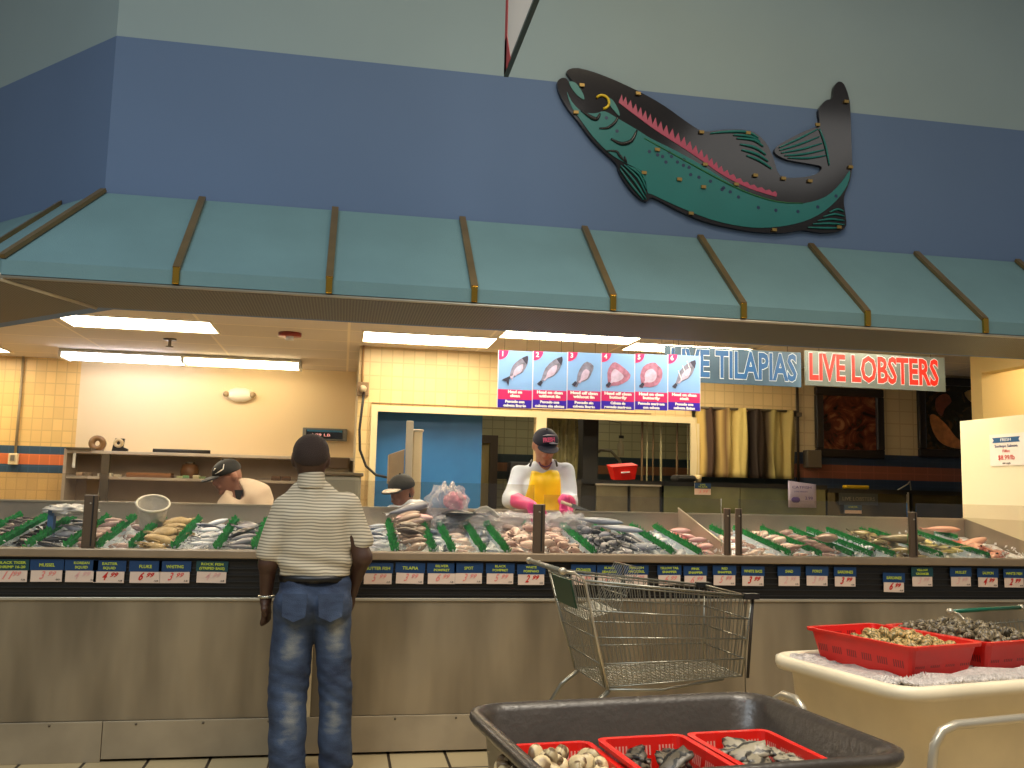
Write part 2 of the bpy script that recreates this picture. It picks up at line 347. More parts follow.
def strip(P0, P1, P2, name='brass_strip'):
    """a flat strip running down the slope and over the valance"""
    r_ = MB(); w_ = .019
    side = Vector((1, 0, 0)) if name == 'brass_strip' else (P1-P0).cross(Vector((0, 0, 1))).normalized()
    n1 = side.cross(P1-P0).normalized();  n1 = n1 if n1.z > 0 else -n1
    r_.loft([[p-side*w_, p+side*w_, p+side*w_+n1*.022, p-side*w_+n1*.022] for p in (P0-O, P1-O)], 0, False); r_.build(name, BRASS, aw)
for x in xs:
    strip(Vector((x, FY-.02, ZT)), Vector((x, YF, ZF)), Vector((x, YF, ZB)))
    c_ = MB(); c_.box(x-.017, x+.017, YF-FY-.02, YF-FY+.002, .0, ZF-ZB+.012); c_.build('brass_clip', GOLD, aw, bevel=.004)
strip(A+Vector((0, 0, .005)), Bf+Vector((0, 0, .005)), Bb, 'hip_strip')
for k in (.42, 1.2, 1.98, 2.76, 3.54):
    a_ = A+dg*(k+.05); b_ = Bf+dg*(k+.05)
    r_ = MB(); s2 = dg*.02; r_.loft([[p-s2-O, p+s2-O, p+s2+Vector((0, 0, .03))-O, p-s2+Vector((0, 0, .03))-O] for p in (a_, b_)], 0, False); r_.build('brass_strip', BRASS, aw)

# ------------------------------------------------------------------ counter / display case
CY = 5.16; XL, XR = -4.2, 4.5
struct_y = CY
ct = thing('display_counter', 'long stainless steel fish counter with iced display tray and black tag rail', 'counter', (0, CY, 0))
def cbox(name, m_, *a, bevel=0, mi=0): return MB().box(a[0], a[1], a[2]-CY, a[3]-CY, a[4], a[5]).build(name, m_, ct, bevel)
FRONT = mat('counter_front_steel', (.58, .53, .44), .42, .35, var=.16, scale=1.3); N, L, b = nodes(FRONT)
b.inputs['Roughness'].default_value = .34; b.inputs['Metallic'].default_value = .5
tc = N.new('ShaderNodeTexCoord'); mp = N.new('ShaderNodeMapping'); mp.inputs['Scale'].default_value = (2.2, 1, .5); L.new(tc.outputs['Object'], mp.inputs[0]); nz = N.new('ShaderNodeTexNoise'); nz.inputs['Scale'].default_value = 1.6; nz.inputs['Detail'].default_value = 3; L.new(mp.outputs[0], nz.inputs['Vector'])
rp = N.new('ShaderNodeValToRGB'); rp.color_ramp.elements[0].position = .36; rp.color_ramp.elements[0].color = (*lin((.50, .45, .37)), 1); rp.color_ramp.elements[1].position = .66; rp.color_ramp.elements[1].color = (*lin((.65, .59, .49)), 1); L.new(nz.outputs['Fac'], rp.inputs[0]); L.new(rp.outputs[0], b.inputs['Base Color'])
bp = N.new('ShaderNodeBump'); bp.inputs['Strength'].default_value = .35; bp.inputs['Distance'].default_value = .05; L.new(nz.outputs['Fac'], bp.inputs['Height']); L.new(bp.outputs[0], b.inputs['Normal'])
for i, (a, c_) in enumerate(((XL, -2.12), (-2.115, -.14), (-.13, 2.35), (2.355, 4.9), (4.905, 6.6))):
    cbox('front_panel', FRONT, a, c_, CY, CY+.03, .20, .805, bevel=.003)
for a, c_ in ((XL, -1.148), (-1.145, 1.2), (1.203, 3.6), (3.603, 6.6)):
    k = cbox('kick_plate', mat('kick_plate_steel', (.66, .60, .50), .42, .4, var=.15, scale=3), a, c_, CY-.018, CY, .015 if a > -1.2 else .0, .20, bevel=.002)
    s_ = MB()
    for i in range(int((c_-a)/.33)): s_.ball((a+.16+i*.33, -.018, .185), .007, 4)
    s_.build('rivets', STEEL_D, k)
cbox('counter_ledge', STEEL_L, XL, 6.6, CY-.012, CY+.02, .805, .82, bevel=.002)
cbox('tag_channel', mat('black_tag_rail', (.10, .085, .07), .45, var=.2, scale=6), XL, 6.6, CY+.012, CY+.05, .82, 1.025)
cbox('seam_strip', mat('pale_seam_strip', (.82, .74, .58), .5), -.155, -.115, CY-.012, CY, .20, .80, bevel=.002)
ch = MB()
for i in range(6): ch.box(XL, 6.6, -.0, .012, .832+i*.034, .838+i*.034)
ch.build('channel_ribs', BLACK, ct)
cbox('front_rail', mat('front_rail_steel', (.60, .52, .42), .4, .4, var=.08), XL, 6.6, CY-.03, CY+.05, 1.025, 1.07, bevel=.006)
cbox('counter_body', STEEL_D, XL, 6.6, CY+.05, 6.08, .02, .9)
tr = MB(); tr.prism([(CY+.05-CY, .9), (CY+.05-CY, 1.0), (6.1-CY, 1.13), (6.1-CY, 1.285), (6.13-CY, 1.285), (6.13-CY, .9)], XL, XR, axis='x'); tr.build('tray', TRAY, ct)
MB().box(XL, XR, 6.09-CY, 6.15-CY, 1.282, 1.293).build('tray_back_edge', STEEL_L, ct)
MB().prism([(CY+.05-CY, 1.0), (CY+.05-CY, 1.10), (6.13-CY, 1.30), (6.13-CY, 1.0)], XR, XR+.03, axis='x').build('end_panel', STEEL, ct)
def tz(y): return 1.0+(y-5.21)*(.13/.89)      # height of the tray floor
# white partition at the end of the display, with its paper notice
PW = thing('partition', 'tall white partition board standing at the end of the fish display', 'partition', (4.515, 5.8, 0))
MB().box(-.01, .03, -.95, .32, 1.05, 2.01).build('board', mat('partition_board', (.93, .89, .76), .45), PW)
MB().box(-.012, -.01, -.95, .32, 1.05, 1.30).build('lower_sheet', mat('partition_sheet', (.84, .79, .66), .3), PW)
def ptext(*a, **k): return text(*a, rot=(PI/2, 0, -PI/2), **k)
pn = thing('paper_notice', 'white paper notice with blue heading taped on the white partition', 'notice', (4.50, 5.60, 1.73))
pa, pb = at(1001, 433, 5.6), at(1024, 466, 5.5)
MB().box(-.002, 0, -.14, .20, -.06, .16).build('sheet', mat('paper', (.93, .9, .86), .7), pn)
MB().prism([(-.10, .10), (.17, .10), (.155, .118), (.17, .136), (-.10, .136), (-.085, .118)], -.004, -.002, axis='x').build('ribbon', mat('ribbon_blue', (.16, .36, .55), .6), pn)
INKR = mat('red_ink', (.85, .12, .10), .5); INKB = mat('blue_ink', (.12, .18, .45), .5); INKW = mat('white_ink', (.93, .93, .93), .5); INKK = mat('black_ink', (.1, .1, .1), .5)
ptext('heading', 'FRESH', .02, INKW, pn, (-.005, .035, .118), wide=.10); ptext('words', 'Sockeye Salmon', .02, INKB, pn, (-.004, .035, .075), wide=.22)
ptext('words', 'Fillet', .02, INKR, pn, (-.004, .035, .04), wide=.07); ptext('price', '$8.99/lb', .032, INKR, pn, (-.004, .035, -.005), wide=.16); ptext('words', 'wild caught', .012, INKK, pn, (-.004, .035, -.043), wide=.08)

# glass posts and panes
for i, (x, d) in enumerate(((at(88.5, 548, 5.2).x, 'steel glass post beside the EASTER SQUID price tag'), (at(538, 552, 5.2).x, 'steel glass post in front of the worker in the yellow apron'), (at(726.5, 553, 5.2).x, 'steel glass post, the one nearer the snapper of the close pair'), (at(738, 553, 5.2).x, 'steel glass post, the one nearer the WHITE BASS tag of the pair'), (at(912.5, 554, 5.2).x, 'steel glass post between the sardine and YELLOW CROAKER price tags'))):
    p = thing('glass_post', d, 'post', (x, 5.19, 1.07), group='posts holding the sneeze glass')
    wd = .034 if i in (0, 1) else .019 if i in (2, 3) else .026
    MB().box(-wd, wd, -.012, .012, 0, .275).build('upright', mat('post_steel', (.40, .33, .26), .4, .4), p, bevel=.004)
    MB().box(wd*.3, wd*.5, -.016, -.012, .01, .27).build('gasket', BLACK, p)
    b_ = MB(); b_.ball((0, -.013, .23), .006, 4); b_.build('screw', STEEL_L, p)
px = [XL, at(88, 548, 5.2).x, at(538, 552, 5.2).x, at(726, 553, 5.2).x, at(912.5, 554, 5.2).x, 4.7]
GL = glass('clear_glass', (1, .98, .94), .91, .04, .06); GE = mat('glass_edge', (.62, .66, .58), .2)
names = ['clear glass pane before the mussels at far left', 'clear glass pane the man in the striped shirt looks through', 'clear glass pane in front of the white bucket side of snapper bins', 'clear glass pane above the SHAD and PORGY tags', 'clear glass pane in front of the pink fish']
names[2] = 'clear glass pane in front of the steel divider and snapper bins'
for i in range(5):
    x0, x1 = px[i]+.03, px[i+1]-.03
    if i == 3: x0 += .05
    g_ = MB().box(x0, x1, 5.195, 5.203, 1.072, 1.455 if i in (0, 1) else 1.40).build('sneeze_glass', GL); tag(g_, names[i], 'sneeze glass', 'sneeze glass along the counter')

# ------------------------------------------------------------------ price tags
TB = mat('tag_blue', (.06, .22, .38), .45); TG = mat('tag_teal', (.07, .25, .27), .45); TW = mat('tag_white', (.86, .76, .68), .6); YEL = mat('yellow_ink', (.74, .78, .24), .5)
RB = mat('bold_red_marker', (.78, .10, .04), .5); RF = mat('faded_red_marker', (.88, .52, .48), .6)
tags = [(12, 'BLACK TIGER/SHRIMP 16-20', '11.99', 1, 'LB'), (47, 'MUSSEL', '3.99', 1, 'EACH'), (81.5, 'KOREAN/SQUID', '4.99', 0, 'LB'), (109.5, 'EASTER/SQUID', '4.99', 2, 'LB'), (145.5, 'FLUKE', '6.99', 2, 'LB'), (175, 'WHITING', '3.99', 1.5, 'LB'),
        (212, 'ROCK FISH/(STRIPED BASS)', '4.99', 0, 'LB'), (378, 'BUTTER FISH', '5.99', 1, 'LB'), (410, 'TILAPIA', '3.99', 1, 'LB'), (441.5, 'SILVER/POMFRET', '6.99', 1, 'LB'), (468.5, 'SPOT', '3.99', 1, 'LB'), (500, 'BLACK/POMFRET', '5.99', .6, 'LB'),
        (531, 'WHITE/POMPANO', '2.99', 2, 'LB'), (583, 'CROAKER', '2.99', .6, 'LB'), (609, 'BLACK/SEABASS', '5.99', .6, 'LB'), (636, 'SPANISH/MACKEREL', '3.99', .6, 'LB'), (669, 'YELLOW TAIL/SNAPPER', '6.99', .6, 'LB'), (695, 'PINK/SNAPPER', '6.99', .6, 'LB'),
        (724, 'RED/SNAPPER', '5.99', .6, 'LB'), (752.5, 'WHITE BASS', '3.99', 2, 'LB'), (788.5, 'SHAD', '2.99', .4, 'LB'), (816.5, 'PORGY', '3.99', .4, 'LB'), (844.5, 'SARDINES', '3.99', 2, 'LB'), (893, 'SARDINES', '6.99', 2, 'LB'),
        (921.5, 'YELLOW/CROAKER', '3.99', .4, 'LB'), (960, 'MULLET', '3.99', .4, 'LB'), (987, 'SALMON', '4.99', 2, 'LB'), (1013, 'WHITE FISH', '2.99', 2, 'LB')]
RFM = {0: mat('faint_marker', (.86, .66, .62), .6), .4: mat('faint_marker', (.86, .66, .62), .6), .6: RF, 1: RF, 1.5: mat('medium_red_marker', (.86, .30, .28), .6), 2: RB}
for k, (x, nm, pr, st, un) in enumerate(tags):
    P = at(x, 572, CY); lines = nm.split('/'); low = (nm == 'SARDINES' and pr == '6.99')
    lab = f"blue and white price tag reading {' '.join(lines)}" + (' hanging lower than the rest' if low else ' with bold red price' if st == 2 else ' with faded price')
    w_ = .150 if k < 13 else .133
    t = thing('price_tag', lab, 'price tag', (P.x, CY-.004, .955-(.034 if low else 0)+random.uniform(-.003, .003)), group='price tags along the black rail')
    t.rotation_euler = (0, random.uniform(-.01, .02), 0)
    MB().box(-w_/2, w_/2, -.003, 0, -.058, 0).build('price_card', TW, t)
    MB().box(-w_/2-.006, w_/2+.006, -.004, 0, 0, .056).build('header', TG if k in (0, 6, 24) else TB, t)
    for i, ln in enumerate(lines):
        text('lettering', ln, .016 if len(lines) == 1 else .0125, YEL, t, (0, -.005, .026 if len(lines) == 1 else .039-.022*i), wide=min(w_*.86, .0125*len(ln)), bold=.0005)
    text('handwritten_price', pr[:-3], .040, RFM[st], t, (-.025, -.0045, -.026), shear=.5, bold=.0012 if st == 2 else .0004, wide=.028*len(pr[:-3]))
    text('handwritten_cents', pr[-2:], .023, RFM[st], t, (.020, -.0045, -.018), shear=.5, bold=.0008 if st == 2 else .0003, wide=.04)
    text('unit', '/'+un, .008, INKK, t, (w_/2-.018, -.0045, -.047), wide=.02)
# ------------------------------------------------------------------ painted wooden fish on the blue wall
WF = thing('wall_fish', 'large painted cut-out fish, black back and teal belly, on the blue wall', 'fish sign', (2.2, FY, 3.6))
def fxy(cx, cy):
    p = at(540+cx/3.012, 40+cy/3.012, FY-.07); return (p.x-2.2, p.z-3.6)
def smooth(pts, n=3, closed=True):
    """Catmull-Rom through traced points"""
    out = []; N_ = len(pts)
    for i in range(N_ if closed else N_-1):
        p0, p1, p2, p3 = (pts[(i+j-1) % N_] if closed else pts[min(max(i+j-1, 0), N_-1)] for j in range(4))
        for k in range(n):
            t = k/n; out.append(tuple(.5*(2*p1[a]+(p2[a]-p0[a])*t+(2*p0[a]-5*p1[a]+4*p2[a]-p3[a])*t*t+(3*p1[a]-p0[a]-3*p2[a]+p3[a])*t**3) for a in (0, 1)))
    if not closed: out.append(tuple(pts[-1]))
    return out
def fix_plate(name, bm, P, y0, y1, m, par):
    bm.free(); n = len(P); tri = tessellate_polygon([[Vector((x, z, 0)) for x, z in P]]); b = MB()
    b.add([(x, y0, z) for x, z in P]+[(x, y1, z) for x, z in P], [tuple(t) for t in tri]+[tuple(i+n for i in t[::-1]) for t in tri]+[(i, i+n, (i+1) % n+n, (i+1) % n) for i in range(n)])
    o = b.build(name, m, par); bm = bmesh.new(); bm.from_mesh(o.data); bmesh.ops.recalc_face_normals(bm, faces=bm.faces); bm.to_mesh(o.data); bm.free(); return o
def plate(name, pts, y0, y1, m, sm=True, parent=None):
    P = [fxy(*p) for p in (smooth(pts) if sm else pts)]
    bm = bmesh.new(); a = [bm.verts.new((x, y0, z)) for x, z in P]; b = [bm.verts.new((x, y1, z)) for x, z in P]
    n = len(P); fa = bm.faces.new(a); fb = bm.faces.new(b[::-1])
    for i in range(n): bm.faces.new((a[i], b[i], b[(i+1) % n], a[(i+1) % n]))
    return fix_plate(name, bm, P, y0, y1, m, parent or WF)
FBK = mat('gloss_black_paint', (.115, .10, .10), .13, var=.25, scale=3); FTL = mat('teal_paint', (.05, .42, .41), .3, var=.06, scale=3); FPK = mat('pink_paint', (.66, .25, .36), .4)
FFT = mat('pale_teal_paint', (.10, .44, .42), .35); FDB = mat('navy_paint', (.05, .16, .30), .4); FYL = mat('yellow_paint', (.85, .72, .12), .4); FBR = mat('brass_screw', (.55, .45, .25), .35, .7)
sil = [(85, 85), (120, 76), (200, 100), (300, 145), (380, 190), (450, 240), (500, 268), (560, 263), (640, 266), (685, 298), (710, 345), (732, 402), (790, 408), (840, 398), (858, 376), (820, 366), (755, 354), (718, 335), (722, 314), (765, 288), (810, 266), (850, 248), (848, 205), (868, 176), (890, 167), (895, 135), (908, 118), (925, 125), (940, 165), (945, 210), (948, 300), (950, 370), (944, 415), (925, 470), (930, 520), (932, 552), (915, 570), (860, 576), (800, 568), (740, 576), (660, 573), (580, 560), (500, 540), (420, 506), (346, 468), (328, 481), (300, 466), (268, 430), (245, 392), (235, 365), (200, 332), (160, 292), (120, 238), (88, 198), (64, 155), (56, 120), (70, 106), (86, 110), (104, 140), (124, 166), (118, 140), (96, 106)]
plate('board', sil, -.03, .0, FBK)
plate('belly', [(85, 148), (100, 178), (130, 208), (170, 214), (200, 208), (240, 230), (300, 265), (340, 290), (420, 330), (500, 375), (580, 425), (650, 462), (720, 482), (800, 487), (870, 466), (915, 425), (942, 388), (935, 430), (900, 480), (845, 523), (780, 548), (700, 560), (620, 557), (520, 535), (420, 495), (345, 460), (330, 452), (318, 398), (290, 378), (240, 352), (205, 326), (165, 285), (130, 238), (100, 195)], -.034, -.03, FTL)
top = [(245, 172), (300, 214), (360, 258), (430, 303), (500, 350), (560, 392), (640, 432), (722, 458)]
tp = smooth(top, 4, False); zz = []
for i, (x, y) in enumerate(tp[:-1]):
    hgt = 20*math.sin(PI*min(1, .25+i/len(tp)*.95))+6; x2, y2 = tp[i+1]; zz.append((x, y)); zz.append(((x+x2)/2+2, (y+y2)/2-hgt))
plate('zigzag_stripe', zz+[tp[-1]]+[(x-3, y+9) for x, y in tp[::-1]], -.034, -.03, FPK, sm=False)
plate('tongue', [(92, 118), (112, 122), (132, 150), (138, 172), (118, 160), (100, 138)], -.034, -.03, FFT)
plate('gill_plate', [(205, 165), (225, 175), (242, 205), (244, 222), (228, 205), (212, 185)], -.034, -.03, FFT)
e = MB()
c0 = fxy(192, 180); e.tube([(c0[0]+.045*math.cos(R(a)), -.037, c0[1]+.045*math.sin(R(a))) for a in range(-80, 150, 15)], .009, 6); e.build('eye', FYL, WF)
def stroke(name, lines, m, w=5, y=-.036):
    """painted strokes: one part"""
    s_ = MB()
    for ln in lines:
        P = [Vector((fxy(*p)[0], y, fxy(*p)[1])) for p in smooth(ln, 3, False)]; n = len(P)
        s_.tube(P, [w*.0016*(.35+.65*math.sin(PI*min(.97, max(.08, i/(n-1)))))+.0008 for i in range(n)], 5)
    return s_.build(name, m, WF)
stroke('gill_line', [[(183, 260), (210, 258), (232, 240), (240, 222)]], FBK, 6); stroke('gill_line', [[(218, 292), (250, 307), (280, 298), (297, 266)]], FBK, 8)
stroke('mouth_line', [[(128, 205), (155, 225), (175, 232), (185, 215)]], FBK, 8); stroke('belly_shading', [[(205, 328), (235, 330), (245, 345), (262, 362)], [(246, 340), (255, 356)], [(259, 345), (266, 365)]], FBK, 5)
stroke('dorsal_fin_rays', [[(520, 275), (575, 270), (635, 272), (665, 290)], [(600, 290), (650, 295), (680, 315)], [(610, 308), (655, 318), (688, 340)], [(615, 325), (660, 338), (695, 360)], [(630, 342), (670, 358), (705, 382)], [(590, 280), (640, 284), (670, 300)]], FFT, 5)
stroke('tail_fin_rays', [[(728, 318), (790, 290), (845, 262)], [(730, 326), (790, 308), (850, 285)], [(735, 334), (800, 322), (858, 305)], [(745, 342), (800, 338), (865, 325)], [(755, 349), (815, 350), (870, 342)], [(850, 262), (868, 310), (880, 372)]], FFT, 4)
stroke('pelvic_fin_rays', [[(248, 372), (290, 420), (325, 475)], [(258, 370), (300, 410), (325, 460)], [(268, 372), (305, 400), (326, 445)], [(280, 378), (310, 395), (324, 425)], [(246, 382), (280, 430), (318, 476)]], FFT, 4)
stroke('anal_fin_rays', [[(830, 550), (880, 548), (925, 552)], [(845, 540), (885, 535), (925, 540)], [(862, 528), (895, 520), (925, 526)], [(880, 514), (905, 505), (924, 512)], [(815, 560), (870, 562), (910, 562)]], FFT, 4)
for cx, cy in [(205, 228), (237, 268), (335, 330), (360, 340), (375, 345), (395, 332), (402, 345), (420, 362), (440, 355), (438, 372), (455, 378), (385, 362), (460, 400), (485, 408), (560, 440), (580, 452), (600, 430), (605, 468), (630, 450), (665, 500), (718, 508), (785, 512), (845, 498), (900, 465), (520, 420), (555, 445)]:
    x, z = fxy(cx, cy); d = MB(); d.prism([(x+.012*math.cos(k*PI/4), z+.012*math.sin(k*PI/4)) for k in range(8)], -.0355, -.034, axis='y'); d.build('spot', FDB, WF)
for cx, cy in [(300, 155), (492, 272), (633, 275), (130, 130), (112, 212), (318, 395), (460, 518), (712, 568), (655, 403), (740, 412), (820, 420), (597, 430), (498, 438), (425, 415), (843, 250), (930, 180), (943, 378), (908, 560), (503, 370), (358, 325)]:
    x, z = fxy(cx, cy); MB().box(x-.016, x+.016, -.046, -.034, z-.010, z+.010).build('mounting_clip', FBR, WF)
stroke('belly_highlight', [[(320, 290), (420, 345), (520, 400), (620, 450), (720, 482), (800, 487)]], mat('green_paint', (.16, .42, .24), .4), 3)

# ------------------------------------------------------------------ hanging banner seen from below
hb = thing('hanging_banner', 'white banner with red border and dark lower rail hanging overhead', 'banner', (.7, 4.22, 3.43))
MB().box(-.01, .01, -1.9, 0, .0, 1.6).build('banner_sheet', mat('banner_white', (.90, .86, .82), .6, var=.05, scale=2), hb)
r_ = MB(); r_.box(-.013, -.010, -.06, 0, 0, 1.6); r_.prism([(0, 0), (-.17, 0), (-.06, .17), (0, .17)], -.013, -.010, axis='x'); r_.build('red_border', mat('banner_red', (.68, .22, .22), .6), hb)
MB().box(-.011, .011, -1.92, .01, -.006, .012).build('lower_rail', mat('banner_rail', (.17, .19, .16), .4), hb)
MB().tube([(0, -.1, 1.58), (0, -.1, 3.0)], .004, 4).build('hanging_wire', STEEL_D, hb); MB().tube([(0, -1.8, 1.58), (0, -1.8, 3.0)], .004, 4).build('hanging_wire', STEEL_D, hb)

# ------------------------------------------------------------------ six cleaning posters
PB = mat('poster_sky', (.50, .66, .88), .35, var=.05, scale=5); PPK = mat('poster_pink', (.80, .18, .42), .4); PPU = mat('poster_violet', (.22, .13, .68), .4)
FGR = mat('printed_fish_grey', (.46, .46, .55), .5, var=.35, scale=30); FGD = mat('printed_fish_dark', (.20, .20, .28), .5); FPU = mat('printed_fish_flesh', (.62, .42, .53), .5, var=.35, scale=30); FPL = mat('printed_fish_pale', (.72, .66, .78), .5, var=.15, scale=30)
lines = [('Head on', 'clean', 'Pescado con', 'cabeza limpio'), ('Head on clean', 'without fin', 'Pescado con', 'cabeza sin aletas'), ('Head off clean', 'without fin', 'Pescado sin', 'cabeza limpio'),
         ('Head off clean', 'butterfly', 'Cabeza de', 'pescado mariposa'), ('Head on clean', 'butterfly', 'Pescado mariposa', 'con cabeza'), ('Head on clean', 'steak', 'Pescado con', 'cabeza listas')]
what = ['whole fish with forked tail', 'whole fish without tail fin', 'headless narrow fish', 'headless fish opened flat', 'round fish opened flat with its head', 'fish scored into steaks']
def fo(kind):
    """outline of the printed fish in poster units (0..1 across, 0..1 up the blue field)"""
    if kind == 0: return [(.06, .22), (.22, .30), (.32, .36), (.33, .44), (.42, .66), (.62, .84), (.88, .96), (.90, .86), (.88, .72), (.74, .48), (.54, .38), (.46, .30), (.44, .36), (.36, .32), (.30, .24), (.28, .06), (.22, .18)]
    if kind in (1, 5): return [(.08, .14), (.20, .24), (.26, .40), (.36, .62), (.60, .84), (.86, .95), (.87, .80), (.80, .58), (.62, .38), (.36, .28), (.24, .18), (.18, .08)]
    if kind == 2: return [(.12, .12), (.24, .22), (.28, .44), (.40, .68), (.58, .82), (.80, .70), (.74, .50), (.62, .30), (.42, .22), (.30, .16), (.26, .06)]
    if kind == 3: return [(.10, .10), (.16, .22), (.14, .50), (.24, .72), (.40, .82), (.70, .66), (.92, .46), (.80, .28), (.50, .14), (.28, .12), (.20, .06)]
    return [(.08, .10), (.16, .20), (.12, .44), (.22, .70), (.44, .82), (.62, .84), (.72, .76), (.86, .64), (.86, .40), (.70, .18), (.44, .10), (.26, .12), (.20, .07)]
x0 = 1.042; pw = .2416; gap = .008
for k in range(6):
    t = thing('cleaning_poster', f'hanging poster number {k+1}, {what[k]} on pale blue', 'poster', (x0+k*(pw+gap)+pw/2, 6.3, 1.993+.0062*k), group='fish cleaning posters hung in a row')
    a = pw/2; Z0, Z1, Z2, Z3 = 0, .058, .128, .404
    MB().box(-a-.004, a+.004, 0, .012, 0, Z3).build('board', mat('poster_board', (.85, .85, .9), .4), t)
    MB().box(-a, a, -.002, 0, Z2, Z3).build('picture_field', PB, t); MB().box(-a, a, -.002, 0, Z1, Z2).build('pink_band', PPK, t); MB().box(-a, a, -.002, 0, Z0, Z1).build('violet_band', PPU, t)
    bd = MB().prism([(-a, Z3)]+[(-a+.068*math.cos(R(q)), Z3-.068*math.sin(R(q))) for q in range(0, 91, 15)], -.004, -.002, axis='y').build('number_badge', PPK, t)
    text('number', str(k+1), .034, INKW, t, (-a+.026, -.005, Z3-.027), bold=.001)
    U = lambda p: (-a+.01+p[0]*(pw-.02), Z2+.01+p[1]*(Z3-Z2-.03))
    pts = [U(p) for p in smooth(fo(k), 2)]
    def flat(name, P, y0, y1, m):
        bm = bmesh.new(); A_ = [bm.verts.new((x, y0, z)) for x, z in P]; B_ = [bm.verts.new((x, y1, z)) for x, z in P]; n = len(P)
        fa = bm.faces.new(A_); fb = bm.faces.new(B_[::-1])
        for i in range(n): bm.faces.new((A_[i], B_[i], B_[(i+1) % n], A_[(i+1) % n]))
        return fix_plate(name, bm, P, y0, y1, m, t)
    flat('printed_fish', pts, -.004, -.002, FPU if k in (3, 4) else FGR)
    cx_ = sum(p[0] for p in pts)/len(pts); cz_ = sum(p[1] for p in pts)/len(pts)
    inner = [(cx_+(x-cx_)*.55+(.008 if k not in (3, 4) else 0), cz_+(z-cz_)*.55-(.006 if k not in (3, 4) else 0)) for x, z in pts]
    flat('printed_belly' if k not in (3, 4) else 'printed_flesh', inner, -.005, -.004, FPL)
    if k not in (3, 4, 2): flat('printed_head', [U(p) for p in ([(.70, .88), (.88, .96), (.90, .86), (.86, .70), (.78, .78)])], -.0055, -.0045, FGD)
    flat('printed_tail', [U(p) for p in ([(.06, .22), (.22, .30), (.30, .34), (.34, .30), (.30, .24), (.28, .06), (.22, .18)] if k == 0 else [(.08, .13), (.20, .24), (.26, .18), (.19, .07)])], -.0055, -.0045, FGD)
    if k == 5:
        for q in (.35, .5, .65): flat('printed_cut', [U(p) for p in ((q-.07, q+.26), (q-.055, q+.27), (q+.07, q-.02), (q+.055, q-.03))], -.0055, -.0045, INKW)
    for i, (ln, z, h_) in enumerate(zip(lines[k], (.112, .085, .044, .016), (.019, .019, .017, .017))):
        text('lettering', ln, h_, INKW, t, (0, -.003, Z0+z), wide=min(pw*.92, .0125*len(ln)*(1.15 if i < 2 else 1)), bold=.0018)
    MB().tube([(-.08, .006, Z3), (-.08, .006, .76)], .0015, 4).build('hanging_string', STEEL_D, t); MB().tube([(.08, .006, Z3), (.08, .006, .76)], .0015, 4).build('hanging_string', STEEL_D, t)
# ------------------------------------------------------------------ LIVE signs
def live(name, xa, xb, z0, z1, s, colr, field, lab, y=6.6, sh=0, wf=.93):
    t = thing('hanging_sign', lab, 'sign', ((xa+xb)/2, y, z0), group='LIVE signs hung under the ceiling'); a = (xb-xa)/2; h_ = z1-z0
    MB().box(-a, a, 0, .012, 0, h_).build('sign_board', field, t)
    text('letter_outline', s, h_*.74, mat('sign_outline', (.86, .88, .90), .5), t, (sh, -.003, h_*.5), wide=(xb-xa)*wf, bold=.014)
    text('lettering', s, h_*.74, colr, t, (sh, -.006, h_*.5), wide=(xb-xa)*wf-.012, bold=.008)
    for x in (-a*.8, a*.8): MB().tube([(x, .006, h_), (x, .006, 2.75-z0)], .002, 4).build('hanging_wire', STEEL_D, t)
    return t
HOL = mat('hologram_foil', (.45, .48, .46), .35, .5, var=.28, scale=3.5); HOB = mat('blue_hologram_foil', (.29, .38, .46), .4, .4, var=.35, scale=2.6)
live('a', 2.372, 3.488, 2.272, 2.545, 'LIVE TILAPIAS', mat('sign_blue', (.12, .34, .56), .4), HOB, 'blue and silver hanging sign reading LIVE TILAPIAS behind the posters')
live('b', 3.522, 4.74, 2.290, 2.565, 'LIVE LOBSTERS', mat('sign_red', (.80, .13, .04), .4), HOL, 'silver hanging sign with red letters reading LIVE LOBSTERS', sh=-.02, wf=.93)

# ------------------------------------------------------------------ KITCHEN: back wall things
# window frame of the service openings
def bx(name, m_, x0, x1, y0, y1, z0, z1, parent=None, bevel=0): return MB().box(x0, x1, y0, y1, z0, z1).build(name, m_, parent, bevel)
FRM = mat('cream_frame', (.84, .77, .60), .5)
f = MB(); f.box(.24, 3.47, YR-.03, YR, 2.13, 2.19); f.box(.24, .30, YR-.03, YR, 1.1, 2.13); f.box(1.83, 1.93, YR-.03, YR, 1.1, 2.13); f.box(3.41, 3.50, YR-.03, YR, 1.1, 2.13); f.box(.24, 3.5, YR-.05, YR, 1.05, 1.1)
struct(f.build('window_1', FRM))
t_ = bx('trim_1', mat('brown_frame_bead', (.50, .38, .22), .5), .24, 3.0, YR-.012, YR, 2.205, 2.215); struct(t_)  # thin brown bead above the cream frame
BLU = mat('blue_plastic_sheet', (.16, .40, .62), .35, var=.18, scale=1.6); bp_ = tag(MB().box(.28, 1.34, 9.0, 9.03, 0, 2.2).build('blue_sheet', BLU), 'tall glossy blue plastic sheet filling the service window behind the band saw', 'plastic sheet')
